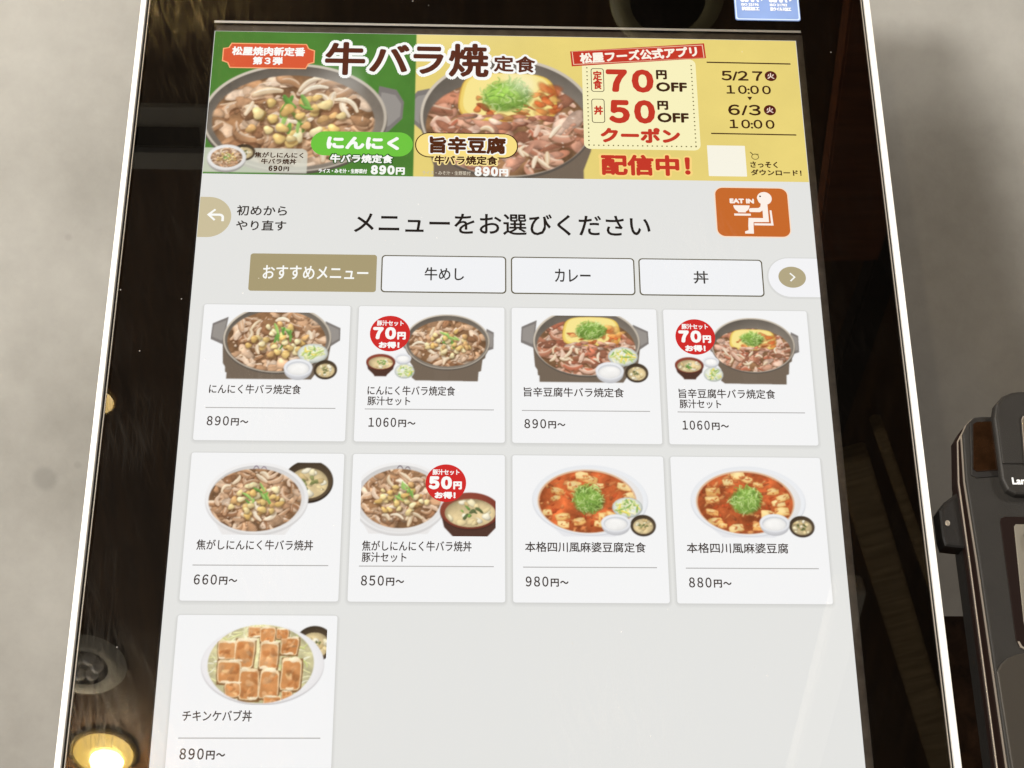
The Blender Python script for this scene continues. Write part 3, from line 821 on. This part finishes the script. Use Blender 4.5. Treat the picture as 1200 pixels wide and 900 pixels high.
OUT = rrect(-138.4, -329.4, 1224.4, VB, 26)
INN = rrect(-128.6, -319.6, 1214.6, VB - 10, 18)
slab('edge_trim', OUT, .0052, -.010, M_white, kiosk, bevel=.0006, hole=INN)
slab('housing', rrect(-134, -325, 1220, VB - 5, 22), -.0100, -.042, M_house, kiosk, bevel=.003)
slab('gasket', rrect(-127.6, -318.6, 1213.6, VB - 11.4, 18), .0022, -.009, M_rubber, kiosk, hole=rrect(-122, -313, 1208, VB - 17, 13))
slab('glass_edge', rrect(-124.5, -315.5, 1210.5, VB - 14.5, 15.5), .0034, .0010, M_edge, kiosk, hole=rrect(-123, -314, 1209, VB - 16, 14))
slab('black_border', rrect(-122, -313, 1208, VB - 17, 13), .0016, .0008, M_black, kiosk, hole=rrect(-2.5, -18, 1093, 1950, .8))
g = flat('cover_glass', [rrect(-123.2, -314.2, 1209.2, VB - 15.8, 14)], .0030, glass_mat(), kiosk)
flat('display_rim', [[(-8, -16), (1100, -16), (1100, -1.2), (-8, -1.2)]], -.0006, M_rim, kiosk)
flat('display_rim', [[(1081.5, -1.2), (1100, -1.2), (1100, 1955), (1081.5, 1955)]], -.0006, M_rim, kiosk)
flat('silver_strip', [[(-2, -19.6), (1090, -19.6), (1090, -14.6), (-2, -14.6)]], .0020, M_silver, kiosk)
flat('display', [[(-1, -1), (1081, -1), (1081, 1921), (-1, 1921)]], 0.0, emis((227, 227, 224)), kiosk)
# rear foot that carries the panel on the counter
box('rear_foot', (-.10, .036, -.02), (.10, .075, .30), M_house, kiosk, bevel=.004)

# sticker on the glass above the display
st = slab('certification_sticker', rrect(968, -150, 1091, -38, 5), .0035, .0031, pbr('blue_sticker', lin((128, 154, 208)), rough=.35, noise=.12, nscale=25), kiosk)
st['label'] = 'small pale blue certification sticker above the display'
white_ink = pbr('white_ink', (.85, .87, .9), rough=.4)
for du, t2 in ((0, '抗菌加工'), (54, '抗ウイルス加工')):
    text('lettering', 'SIAA', (980 + du, -104, 1015 + du, -79.5), .0037, white_ink, st, bold=1.0)
    flat('arrow_mark', [[(1018 + du, -104), (1035 + du, -96), (1019 + du, -82)]], .0037, white_ink, st)
    text('lettering', 'ISO 22196' if not du else 'ISO 21702', (981 + du, -77, 1014 + du, -71), .0037, white_ink, st, bold=.35)
    text('lettering', t2, (981 + du, -69, 1015 + du + (6 if du else 0), -60), .0037, white_ink, st, bold=.5)
ring('sticker_border', rrect(969, -149, 1090, -39, 5), rrect(971.5, -146.5, 1087.5, -41.5, 4), .0037, pbr('pale_blue_ink', lin((196, 214, 246)), rough=.4), st)

# --- promotion banner
D0 = .0002; D1 = .00030; D2 = .00036; D3 = .00042; D4 = .00048
BROWN = emis((92, 48, 34)); WHITE = emis((250, 250, 246)); RED = emis((196, 58, 42)); INK = emis((62, 36, 20)); DKG = emis((44, 92, 34))
ban = paint_banner(kiosk)
def plaque_pts(u0, v0, u1, v1, r):
    pts = []
    for cx, cy, a0 in ((u0, v0, 90), (u1, v0, 180), (u1, v1, 270), (u0, v1, 0)):
        for i in range(6):
            a = math.radians(a0 - 90 * i / 5)
            pts.append((cx + r * math.cos(a), cy + r * math.sin(a)))
    return pts
def plaq(r0):
    a = r0
    return [(17 + a, 38 + a), (27 + a, 36 + a * .6), (32 + a * .5, 26 + a), (170 - a * .5, 26 + a), (175 - a, 36 + a * .6), (186 - a, 40 + a), (186 - a, 68 - a), (176 - a, 71 - a * .6), (171 - a * .5, 82 - a), (32 + a * .5, 82 - a), (27 + a, 71 - a * .6), (17 + a, 67 - a)]
flat('plaque', [plaq(0)], D1, emis((248, 168, 118)), ban)
flat('plaque', [plaq(2.2)], D2, emis((218, 92, 58)), ban)
text('lettering', '松屋焼肉新定番', (34, 34, 168, 54), D3, WHITE, ban, bold=.9)
text('lettering', '第３弾', (73, 56, 128, 74), D3, WHITE, ban, bold=.9)
for t, r in (('牛', (205, 20, 279, 94)), ('バ', (286, 24, 360, 86)), ('ラ', (367, 27, 423, 89)), ('焼', (432, 19, 506, 94)), ('定', (515, 45, 552, 81)), ('食', (555, 45, 592, 82))):
    big = t in '牛バラ焼'
    k = 6.5 if big else 4.5
    text('lettering_outline', t, (r[0] - k, r[1] - k, r[2] + k, r[3] + k), D1, WHITE, ban, bold=(8.6 if big else 5.6))
    text('lettering', t, r, D3, BROWN, ban, bold=(2.3 if big else 1.2))
flat('name_pill', [rrect(188, 216, 370, 267, 25, 12)], D1, emis((112, 196, 66)), ban)
text('lettering', 'にんにく', (216, 226, 346, 254), D3, WHITE, ban, bold=2.0)
text('lettering_outline', '牛バラ焼定食', (221, 261.5, 337.5, 284), D2, DKG, ban, bold=2.6)
text('lettering', '牛バラ焼定食', (223.5, 264, 335, 282), D3, WHITE, ban, bold=.8)
text('lettering', 'ライス・みそ汁・生野菜付', (204, 294.5, 290, 304), D3, WHITE, ban, bold=.35)
text('lettering', wide('890'), (296.5, 286, 339, 305.5), D3, WHITE, ban, bold=1.5, gap=.58)
text('lettering', '円', (341, 290, 357, 305.5), D3, WHITE, ban, bold=.9)
text('lettering', '焦がしにんにく', (89, 262, 176, 274), D3, INK, ban, bold=.4)
text('lettering', '牛バラ焼丼', (101.5, 275.5, 164, 287), D3, INK, ban, bold=.4)
text('lettering', wide('690'), (115.5, 290, 140, 301.5), D3, INK, ban, bold=.7, gap=.58)
text('lettering', '円', (142, 292, 152, 301.5), D3, INK, ban, bold=.4)
flat('name_pill', [rrect(374, 215, 559, 268, 26, 12)], D1, INK, ban)
flat('name_pill', [rrect(376, 217, 557, 266, 24, 12)], D2, emis((248, 222, 132)), ban)
text('lettering_outline', '旨辛豆腐', (397, 221, 540, 262), D2 + .00003, WHITE, ban, bold=3.8)
text('lettering', '旨辛豆腐', (400, 223.5, 537, 259.5), D3, emis((84, 44, 24)), ban, bold=1.7)
text('lettering_outline', '牛バラ焼定食', (406, 261, 525, 285), D2 + .00003, emis((250, 226, 150)), ban, bold=2.8)
text('lettering', '牛バラ焼定食', (409, 263.5, 522, 282.5), D3, INK, ban, bold=.7)
text('lettering', 'ライス・みそ汁・生野菜付', (388, 296, 474, 304.5), D3, emis((206, 196, 176)), ban, bold=.15)
text('lettering', wide('890'), (481, 286, 523, 306), D3, WHITE, ban, bold=1.5, gap=.58)
text('lettering', '円', (525, 290, 541, 306), D3, WHITE, ban, bold=.9)
# coupon
flat('coupon', [rrect(678, 46, 889, 245, 12)], D1, emis((247, 240, 190)), ban)
dots = []
for i in range(23): dots.append(ell(687 + i * 8.8, 237, 1.5, n=8))
for i in range(21): dots += [ell(687, 60 + i * 8.8, 1.5, n=8), ell(880.6, 60 + i * 8.8, 1.5, n=8)]
flat('dotted_line', dots, D2, emis((122, 112, 70)), ban)
rp = [(656.7, 32.6), (907.6, 9.1), (909.5, 42.6), (659.2, 66.1)]
flat('red_label', [rp], D2, RED, ban)
cx, cy = 783, 37.6
def insets(k0, k1):
    f = lambda k, j: [(cx + (u - cx) * (1 - k / 126), cy + (v - cy) * (1 - j / 26)) for u, v in rp]
    return f(k0, k0), f(k1, k1)
o_, i_ = insets(3, 4.6)
ring('red_label_line', o_[::-1], i_[::-1], D3, emis((240, 200, 170)), ban)
text('lettering', '松屋フーズ公式アプリ', (674, 26, 894, 50), D4, emis((252, 244, 228)), ban, bold=1.1, rot=-math.atan2(23.5, 251))
for t, r, o in (('定\n食', (697.5, 75, 714.5, 116), (694, 69.5, 718, 121.5)), ('丼', (697.5, 152, 714.5, 172), (693.5, 137, 717.5, 189))):
    ring('small_frame', rrect(*o, 5), rrect(o[0] + 1.3, o[1] + 1.3, o[2] - 1.3, o[3] - 1.3, 4), D2, INK, ban)
    text('lettering', t, r, D3, RED, ban, bold=.8)
text('lettering', wide('70'), (721.5, 70.5, 809.5, 122), D3, RED, ban, bold=3.4, gap=.54)
text('lettering', '円', (814.5, 71, 834.5, 92), D3, INK, ban, bold=1.2)
text('lettering', 'OFF', (813.5, 98, 870.5, 119), D3, INK, ban, bold=1.2)
text('lettering', wide('50'), (725, 138, 809.5, 189.5), D3, RED, ban, bold=3.4, gap=.54)
text('lettering', '円', (814, 139, 834, 159), D3, INK, ban, bold=1.2)
text('lettering', 'OFF', (813, 165, 870.5, 186.2), D3, INK, ban, bold=1.2)
text('lettering', 'クーポン', (708, 198, 853, 231), D3, RED, ban, bold=2.0)
text('lettering_outline', '配信中！', (703, 252.5, 872, 303.5), D2, emis((250, 214, 130)), ban, bold=5.0)
text('lettering', '配信中！', (707.5, 256, 868, 300), D3, RED, ban, bold=2.0)
flat('rule', [[(910, 50.4), (1066.5, 51.2), (1066.5, 54), (910, 53.2)]], D2, INK, ban)
flat('rule', [[(909.5, 206.7), (1065, 207.4), (1065, 210), (909.5, 209.3)]], D2, INK, ban)
text('lettering', wide('5/27'), (935.5, 70, 1012.5, 92), D3, INK, ban, bold=.8, gap=.60)
text('lettering', wide('10:00'), (943, 102, 1025.5, 121.2), D3, INK, ban, bold=.6, gap=.58)
text('lettering', wide('6/3'), (943.5, 144.5, 1003.5, 168), D3, INK, ban, bold=.8, gap=.72)
text('lettering', wide('10:00'), (944, 177, 1026.8, 196.5), D3, INK, ban, bold=.6, gap=.58)
for a, b in ((1027.5, 80.4), (1020.5, 155.8)):
    flat('day_mark', [ell(a, b, 11.2)], D2, emis((84, 30, 22)), ban)
    text('lettering', '火', (a - 6.5, b - 6.6, a + 6.5, b + 6.2), D3, emis((246, 222, 206)), ban, bold=.4)
flat('triangle', [[(980.5, 127), (990, 127), (985.2, 135)]], D2, INK, ban)
flat('white_square', [rrect(900.4, 233.6, 969.2, 298.6, 1)], D2, emis((246, 242, 226)), ban)
hk = emis((110, 96, 50))
ring('hand_icon', ell(986.5, 256.5, 7, 6.2, 20), ell(986.5, 256.5, 5.6, 4.8, 20), D2, hk, ban)
flat('hand_icon', [[(977, 247), (979, 246.4), (984, 252), (982.6, 253.2)], [(985, 250), (993, 250.6), (993, 252), (985, 251.6)]], D3, hk, ban)
text('lettering', 'さっそく', (976.5, 266.5, 1026, 280), D3, INK, ban, bold=.5)
text('lettering', 'ダウンロード！', (976.5, 283, 1068, 296), D3, INK, ban, bold=.5)

# --- header line of the interface
KH = (168, 155, 118)
back = flat('back_button', [[(0, 356)] + ell(16, 396.5, 40.5, 40.5, 24, -90, 90) + [(0, 437)]], D0, emis((202, 190, 156)), kiosk)
arrow = [[(14, 392), (27, 380), (29.5, 382.6), (19.5, 392), (29.5, 401.6), (27, 404.2)], [(18, 389.8), (36, 389.8), (36, 394.2), (18, 394.2)]]
flat('arrow', arrow + [ell(36, 398, 8.2, 8.2, 10, -90, 0) + ell(36, 398, 3.8, 3.8, 10, -90, 0)[::-1], [(39.8, 398), (44.2, 398), (44.2, 405), (39.8, 405)]], D1, WHITE, back)
text('lettering', '初めから', (65.5, 372, 153, 393), D1, emis((54, 48, 44)), back, bold=.4)
text('lettering', 'やり直す', (66, 402, 153, 422.5), D1, emis((54, 48, 44)), back, bold=.4)
text('page_title', 'メニューをお選びください', (271, 382, 791, 425), D0, emis((34, 30, 28)), kiosk, bold=.6)
eat = flat('dining_badge', [rrect(907.5, 320.5, 1040.5, 423.5, 16)], D0, emis((250, 222, 196)), kiosk)
flat('badge_face', [rrect(909.5, 322.5, 1038.5, 421.5, 14)], D1, emis((198, 106, 46)), eat)
CREAM = emis((252, 240, 230))
text('lettering', 'EAT IN', (934.5, 344.5, 978, 354.5), D2, CREAM, eat, bold=.9)
head = [p for p in ell(997, 343.5, 13.2, 13.2, 40) if not (p[0] < 987 and 345.5 < p[1] < 351)]
fig = [head,
       [(990, 353), (1001.5, 352), (1002, 392), (992, 392), (992, 366), (988, 365)],            # torso
       [(992.5, 358), (994, 367), (987, 372), (969, 372), (967.5, 367), (970, 364), (985, 363.5)],  # arm
       [(966, 384), (1000, 384), (1002, 392), (974.5, 392.5), (974, 400), (964.5, 400)],            # thigh
       [(964.5, 398), (974, 398), (973.5, 416), (958, 416), (958, 411.5), (964.5, 409)],            # shin and foot
       [(1004.5, 368), (1008, 368), (1009.5, 398.5), (1005.5, 398.5)], [(975.5, 394.8), (1009.5, 394.8), (1009.5, 399), (975.5, 399)],  # chair
       [(940.5, 358.5), (969.5, 358.5)] + ell(955, 358.5, 14.5, 14.5, 14, 8, 172), [(948, 370), (962, 370), (962, 373), (948, 373)],
       [(941, 375.4), (970.5, 375.4), (970.5, 379.6), (941, 379.6)]]
for i, p in enumerate(fig): flat('pictogram', [p], D2 + i * 4e-6, CREAM, eat)
flat('eye', [ell(989.5, 339.5, 1.7, n=12)], D4, emis((60, 40, 40)), eat)
# --- category tabs
DK = emis((58, 56, 54))
tabs = [('おすすめメニュー', (95, 313), (118, 299)), ('牛めし', (321, 537), (396, 464)), ('カレー', (545, 760), (621, 683)), ('丼', (767, 984), (862, 888))]
for i, (t, (a, b), (x0, x1)) in enumerate(tabs):
    if i == 0:
        tb = flat('category_tab', [rrect(a, 468, b, 541, 5)], D0, emis(KH), kiosk)
        text('lettering', t, (x0, 491, x1, 518), D1, WHITE, tb, bold=.45)
    else:
        tb = flat('category_tab', [rrect(a, 468, b, 541, 7)], D0, emis((98, 92, 72)), kiosk)
        flat('tab_face', [rrect(a + 2.2, 470.2, b - 2.2, 538.8, 5.5)], D1, emis((240, 241, 243)), tb)
        text('lettering', t, (x0, 491 if i < 3 else 492, x1, 517), D2, DK, tb, bold=.35)
SH = [emis((222, 222, 219)), emis((217, 217, 214)), emis((212, 212, 209))]
nx = flat('next_button', [[(1080.8, 464.5)] + [(1030 + 37 * math.cos(math.radians(a)), 502.5 + 38 * math.sin(math.radians(a))) for a in range(-90, -271, -9)] + [(1080.8, 540.5)]], D1, emis((242, 242, 244)), kiosk)
flat('button_shadow', [[(1080.8, 462)] + [(1030 + 40 * math.cos(math.radians(a)), 503.5 + 41 * math.sin(math.radians(a))) for a in range(-90, -271, -9)] + [(1080.8, 544.5)]], D0, SH[1], nx)
flat('button_disc', [ell(1034.5, 502, 24, 20.8)], D2, emis((178, 166, 132)), nx)
flat('chevron', [[(1030, 495), (1032, 493.4), (1040.5, 502), (1037, 502)], [(1037, 502), (1040.5, 502), (1032, 510.6), (1030, 509)]], D3, WHITE, nx)

# --- menu cards
TX = emis((66, 58, 54))
CU, CV = (23, 285.5, 546, 806), (568, 840, 1113)
def card(ci, ri, label, title, price, sub=None, badge=None, painter=None, tw=None, sw=None):
    a, b = CU[ci], CV[ri]
    c = flat('menu_card', [rrect(a, b, a + 248, b + 250, 4)], D1, emis(CARD), kiosk)
    c['label'] = label
    for k, (g_, e_) in enumerate(((4.5, 0), (3.0, 1), (1.6, 2))):
        flat('card_shadow', [rrect(a - g_, b - g_ * .5, a + 248 + g_, b + 250 + g_ * 1.5, 5 + g_)], D0 - .00004 + k * .00003, SH[e_], c)
    cv = pic_canvas(a, b); painter(cv); cv.build('dish_picture', D2, c)
    text('dish_name', title, (a + 19.5, b + 149, a + 19.5 + tw, b + 166.5), D2, TX, c, bold=.25)
    if sub: text('dish_name', sub, (a + 20, b + 168.5, a + 20 + sw, b + 185), D2, TX, c, bold=.25)
    flat('rule', [[(a + 16, b + 191), (a + 230, b + 190.6), (a + 230, b + 192.2), (a + 16, b + 192.6)]], D2, emis((176, 174, 172)), c)
    w = 12.4 * len(price) - 1 - (3 if price.startswith('1') else 0)
    x = a + 20 + (3 if price.startswith('1') else 0)
    text('price', wide(price), (x, b + 207, x + w, b + 224), D2, TX, c, bold=.35, gap=.56)
    text('price', '円', (x + w + 3.5, b + 210.5, x + w + 16.5, b + 224), D2, TX, c, bold=.45)
    text('price', '～', (x + w + 18.5, b + 214, x + w + 32, b + 219.4), D2, TX, c, bold=.5)
    if badge:
        yen, (bu, bv, br) = badge
        bd = flat('saving_badge', [ell(bu, bv, br, br * .99, 48)], D3, emis((208, 46, 44)), c)
        k = br / 33.0
        BL = [('豚汁セット', (-22, -24, 22, -14), .35), (yen, (-28, -12, 10, 11), 2.0), ('円', (12, -3, 26, 11), 1.0), ('お得！', (-18, 15, 16, 27), .8)]
        for t, (p, q, r, s_), bo in BL:
            text('lettering', wide(t), (bu + p * k, bv + q * k, bu + r * k, bv + s_ * k), D4, WHITE, c, bold=bo, gap=.54 if t in ('70', '50') else 1)
    return c

card(0, 0, 'card with a beef pot, three side bowls, priced 890', 'にんにく牛バラ焼定食', '890', painter=lambda c: pic_big_pot(c, 'garlic', 1), tw=152)
card(1, 0, 'card with a garlic beef pot and red 70 badge, priced 1060', 'にんにく牛バラ焼定食', '1060', sub='豚汁セット', badge=('70', (339.5, 620, 34)), painter=lambda c: pic_small_pot(c, 'garlic'), tw=146, sw=71)
card(2, 0, 'card with a tofu and beef pot, three side bowls, priced 890', '旨辛豆腐牛バラ焼定食', '890', painter=lambda c: pic_big_pot(c, 'tofu', 0), tw=168)
card(3, 0, 'card with a tofu beef pot and red 70 badge, priced 1060', '旨辛豆腐牛バラ焼定食', '1060', sub='豚汁セット', badge=('70', (859, 620, 34)), painter=lambda c: pic_small_pot(c, 'tofu'), tw=163, sw=70)
card(0, 1, 'card with a white rice bowl of garlic beef, priced 660', '焦がしにんにく牛バラ焼丼', '660', painter=lambda c: pic_don(c, 'plain'), tw=185)
card(1, 1, 'card with a garlic beef bowl, soup bowl and red 50 badge, priced 850', '焦がしにんにく牛バラ焼丼', '850', sub='豚汁セット', badge=('50', (437.5, 890, 33)), painter=lambda c: pic_don(c, 'set'), tw=175, sw=71)
card(2, 1, 'card with spicy red tofu and three side bowls, priced 980', '本格四川風麻婆豆腐定食', '980', painter=lambda c: pic_mapo(c, [('salad', 685, 355, 84, 56), ('miso', 768, 450, 70, 58), ('rice', 618, 446, 82, 56)], 103, 112), tw=194)
card(3, 1, 'card with spicy red tofu and two side bowls, priced 880', '本格四川風麻婆豆腐', '880', painter=lambda c: pic_mapo(c, [('miso', 768, 450, 70, 58), ('rice', 618, 440, 84, 58)], 110, 112), tw=164)
card(0, 2, 'card with a chicken kebab rice bowl, priced 890', 'チキンケバブ丼', '890', painter=pic_kebab, tw=105)

# ------------------------------------------------------------------ the payment terminal beside it
term = empty('payment_terminal')
term.rotation_euler = (-TILT, 0, 0)
tag(term, 'dark grey card payment terminal with keypad on a black bracket beside the kiosk', 'card terminal')
UC = 1436.0
def mir(half):       # left half of an outline, top to bottom -> closed symmetric outline
    return half + [(2 * UC - u, v) for u, v in half[::-1]]
# black cradle and pole behind
slab('cradle', mir([(1300, 790), (1292, 860), (1281, 905), (1279, 1000), (1280, 1180), (1281, 1500), (1296, 1560)]), -.006, -.018, M_term2, term, bevel=.002)
slab('bracket_lug', [(1246, 926), (1257, 911), (1274, 899), (1292, 886), (1292, 992), (1266, 989.5), (1249, 987.5), (1246, 972)], -.003, -.014, M_term2, term, bevel=.0022, seg=3)
fl_ = slab('bracket_screw', ell(1257, 949, 4, 5.2, 18), -.0024, -.006, M_chrome, term, bevel=.0004)
box('support_pole', ((UC - 40 - 540) * S, .0175, -.02), ((UC + 40 - 540) * S, .045, (VB - 1200) * S), M_term2, term, bevel=.003)
# side with bright chamfers, then the grey front
slab('side_shell', mir([(1312, 771), (1298, 786), (1287, 803), (1279, 880), (1280.5, 1020), (1281.5, 1346), (1284, 1460), (1310, 1520)]), -.002, -.010, M_brownside, term, bevel=.0008)
slab('side_chamfer', mir([(1311, 775), (1299, 789), (1289, 806), (1281.5, 880), (1283, 1020), (1284, 1346), (1286, 1460), (1312, 1518)]), -.0012, -.0034, M_chrome, term, bevel=.0003)
slab('side_recess', mir([(1312, 777), (1300, 791), (1290.2, 808), (1283.5, 880), (1284.6, 1020), (1285.6, 1346), (1287.6, 1458), (1313, 1516)]), -.0008, -.003, M_brownside, term)
body_half = [(1334, 766), (1318, 768), (1306, 779), (1296, 798), (1291, 880), (1294.5, 1020), (1298.5, 1346), (1301, 1448), (1322, 1506)]
slab('front_chamfer', mir([(u - 1.6, v) for u, v in body_half]), .0004, -.002, M_chrome, term)
slab('front_shell', mir(body_half), .0030, -.001, M_term, term, bevel=.0012, seg=3)
# dark line round the window area, amber contactless window
slab('window_surround', [(1309, 777), (1318, 772.5), (1352, 771), (1347, 874), (1308, 877.5), (1299.5, 872)], .0036, .0024, M_term2, term, bevel=.0005)
slab('contactless_window', [(1314, 781), (1320, 777.5), (1352, 776), (1345, 864), (1309, 867), (1304, 862)], .0041, .0030, M_amber, term, bevel=.0004)
# raised head with the terminal's own display
hd = slab('head', mir([(1398, 725.5), (1383, 727.5), (1366, 735), (1352, 750), (1345.5, 775), (1344.5, 884), (1351, 903), (1364, 910.5), (1386, 912)]), .0078, .002, M_term, term, bevel=.0022, seg=4)
slab('head_face', mir([(1400, 731), (1385, 733), (1368, 740), (1354.5, 756), (1350, 775), (1348.5, 858)]), .0086, .0075, M_term, term, bevel=.0006)
slab('display_bezel', mir([(1398, 771), (1391, 773), (1388, 779), (1383, 858.5)]), .0092, .0082, M_term2, term, bevel=.0003)
ring('display_edge', mir([(1399, 772.5), (1392.5, 774.5), (1389.6, 780), (1384.6, 858)]), mir([(1400, 774), (1394, 776), (1391, 781), (1386.3, 857)]), .00935, M_chrome, term)
flat('terminal_display', [mir([(1400, 774), (1394, 776), (1391, 781), (1386.3, 857)])], .0093, M_lcd_off, term)
text('lettering', 'Lane', (1360.5, 881.5, 1391, 894), .0081, white_ink, term, bold=.7)
# keypad well, plate and keys
slab('keypad_well', mir([(1346, 944), (1339, 947), (1337.2, 953), (1336, 1150), (1340, 1160), (1350, 1163)]), .0034, .0018, M_brownside, term, bevel=.0003)
slab('keypad_plate', mir([(1362, 957), (1358.5, 961), (1352, 1120), (1354, 1148)]), .0038, .0030, pbr('keypad_plate', (.17, .155, .125), rough=.45, noise=.1), term, bevel=.0004)
kk = None
for r_ in range(4):
    for c_ in range(3):
        u0, v0 = 1372 + c_ * 48, 972 + r_ * 43
        if kk is None:
            kk = slab('key', rrect(u0, v0, u0 + 34, v0 + 28, 5), .0062, .0036, M_term2, term, bevel=.0008)
            k0 = (u0, v0)
        else:
            o = kk.copy(); col.objects.link(o); o.location = ((u0 - k0[0]) * S, 0, -(v0 - k0[1]) * S)
slab('well_lip', [(1338, 1152), (1341, 1161), (1350, 1166), (1380, 1167), (1380, 1164.5), (1352, 1163.5), (1344, 1159.5), (1341, 1152)], .0037, .0028, M_chrome, term)
# lower cover, its top edge an arch
arch = [(1410, 1167.5), (1380, 1168), (1350, 1170), (1332, 1173.5), (1318, 1179), (1306, 1189), (1298, 1201)]
slab('lower_cover', mir(arch + [(1301.5, 1346), (1304, 1440), (1326, 1500)]), .0046, .0026, M_termlow, term, bevel=.0012, seg=3)

# ------------------------------------------------------------------ what the dark glass mirrors from overhead
def lathe(name, prof, loc, mat, parent=None, n=48):
    bm = bmesh.new(); rows = []
    for r, z in prof:
        rows.append([bm.verts.new((r * math.cos(2 * math.pi * i / n), r * math.sin(2 * math.pi * i / n), z)) for i in range(n)] if r > 1e-5 else [bm.verts.new((0, 0, z))])
    for a, b in zip(rows, rows[1:]):
        for i in range(n):
            j = (i + 1) % n
            if len(a) == 1: bm.faces.new((a[0], b[j], b[i]))
            elif len(b) == 1: bm.faces.new((a[i], a[j], b[0]))
            else: bm.faces.new((a[i], a[j], b[j], b[i]))
    me = bpy.data.meshes.new(name); bm.to_mesh(me); bm.free()
    for p in me.polygons: p.use_smooth = True
    o = link(name, me, mat, parent); o.location = loc
    return o
def lampmat(name, c, k):
    m = bpy.data.materials.new(name); m.use_nodes = True
    b = m.node_tree.nodes['Principled BSDF']
    b.inputs['Emission Color'].default_value = (*c, 1); b.inputs['Emission Strength'].default_value = k
    b.inputs['Base Color'].default_value = (.8, .75, .6, 1)
    return m
M_gold = pbr('gold_reflector', (.80, .56, .16), rough=.35, metal=.4)
M_trimw = pbr('white_fitting', (.84, .79, .66), rough=.5)
CZ = 1.9
dl = empty('ceiling_downlight', (-0.735, -1.80, CZ))
tag(dl, 'lit golden round ceiling downlight mirrored low in the dark glass', 'downlight')
lathe('reflector', [(.060, -.004), (.066, -.006), (.068, .0), (.064, .002)], (0, 0, -.002), M_gold, dl)
lathe('glowing_cone', [(.060, -.005), (.030, .0005), (0, .0008)], (0, 0, -.003), lampmat('golden_glow', (1.0, .60, .05), 8.5), dl)
lathe('bulb', [(0, -.030), (.018, -.026), (.030, -.014), (.034, -.004)], (0.004, -.022, -.004), lampmat('bulb_glow', (1.0, .84, .46), 60), dl)
def small_lamp(loc, label, r, k):
    e = empty('ceiling_downlight', loc); tag(e, label, 'downlight')
    lathe('reflector', [(r, -.004), (r * 1.1, -.006), (r * 1.13, 0)], (0, 0, -.002), M_gold, e)
    lathe('glowing_cone', [(r, -.005), (r * .5, .0005), (0, .0008)], (0, 0, -.003), lampmat('amber_glow', (1.0, .66, .22), k), e)
small_lamp((-.43, -.125, CZ), 'warm ceiling downlight whose glare smears the glass above the banner', .06, 60)
small_lamp((-.636, -.922, CZ), 'small warm ceiling downlight mirrored by the white edge beside the first menu card', .024, 9)
bl = bpy.data.lights.new('bulb_light', 'POINT'); bl.energy = 13; bl.color = (1.0, .82, .55); bl.shadow_soft_size = .018
bo_ = bpy.data.objects.new('bulb_light', bl); col.objects.link(bo_); bo_.location = (-.731, -1.822, CZ - .06)
sp = empty('ceiling_spotlight', (-0.742, -1.555, CZ))
tag(sp, 'unlit round ceiling spotlight with clustered lamps mirrored in the dark glass', 'spotlight')
lathe('bezel', [(.046, -.010), (.060, -.012), (.076, -.006), (.080, .0)], (0, 0, 0), M_trimw, sp)
lathe('well', [(.046, -.010), (.044, -.002), (0, -.001)], (0, 0, 0), M_black, sp)
for i in range(6):
    a = i * math.pi / 3
    lathe('lamp_lens', [(0, -.018), (.008, -.016), (.0125, -.009), (.013, -.002)], (.024 * math.cos(a), .024 * math.sin(a), 0), M_silver, sp, 16)
vt = empty('ceiling_vent', (-0.49, -0.42, CZ))
tag(vt, 'pale rectangular ceiling panel with a black slot mirrored in the dark glass', 'vent')
box('panel', (-.11, -.055, -.012), (.11, .052, .0), pbr('vent_grey', (.40, .37, .30), rough=.6), vt, bevel=.002)
box('slot', (-.075, -.012, -.016), (.068, .018, -.0125), M_black, vt)
box('slot_rim', (-.09, -.024, -.0155), (.09, -.015, -.0125), pbr('vent_dark', (.05, .045, .04), rough=.6), vt)
rg = empty('ceiling_ring', (0.27, -0.185, CZ))
tag(rg, 'olive ring shaped ceiling fitting mirrored above the display', 'ceiling fitting')
lathe('rim', [(.055, -.014), (.062, -.018), (.078, -.014), (.084, 0)], (0, 0, 0), pbr('olive_metal', (.42, .36, .17), rough=.5), rg)
lathe('well', [(.055, -.014), (.052, -.002), (0, -.001)], (0, 0, 0), M_black, rg)
M_blackbeam = wood_mat('black_beam_wood', (.004, .003, .002), (.010, .007, .005))
M_pale = pbr('pale_reflector_strip', (.62, .56, .47), rough=.7)  # added reflector that puts a light streak on the lower screen
M_red = wood_mat('red_brown_panel', (.12, .035, .012), (.26, .085, .03))
BEAMS = ((.600, -.10, .612, -.60, .150, M_red, 'red brown ceiling panel mirrored in the dark border beside the yellow banner'),
         (.665, -.50, .600, -1.0, .045, M_blackbeam, 'black ceiling beam mirrored in the dark border between banner and tabs'),
         (.655, -1.00, 1.010, -1.90, .060, M_beam, 'broad amber ceiling beam mirrored in the dark border beside the second card row'),
         (.690, -.93, 1.03, -1.70, .020, M_beam, 'narrow amber ceiling batten mirrored in the dark border near the bracket'),
         (.700, -1.30, .672, -2.00, .055, M_pale, 'pale strip added overhead for the light streak on the blank lower screen'))
for i, (x0, y0, x1, y1, w, mt, lb) in enumerate(BEAMS):
    v = Vector((x1 - x0, y1 - y0, 0)); l = v.length
    o = box('ceiling_beam', (0, -w / 2, -.05), (l, w / 2, .0), mt, bevel=.004)
    o.location = (x0, y0, CZ - .001 - i * .002); o.rotation_euler.z = math.atan2(v.y, v.x)
    tag(o, lb, 'beam')
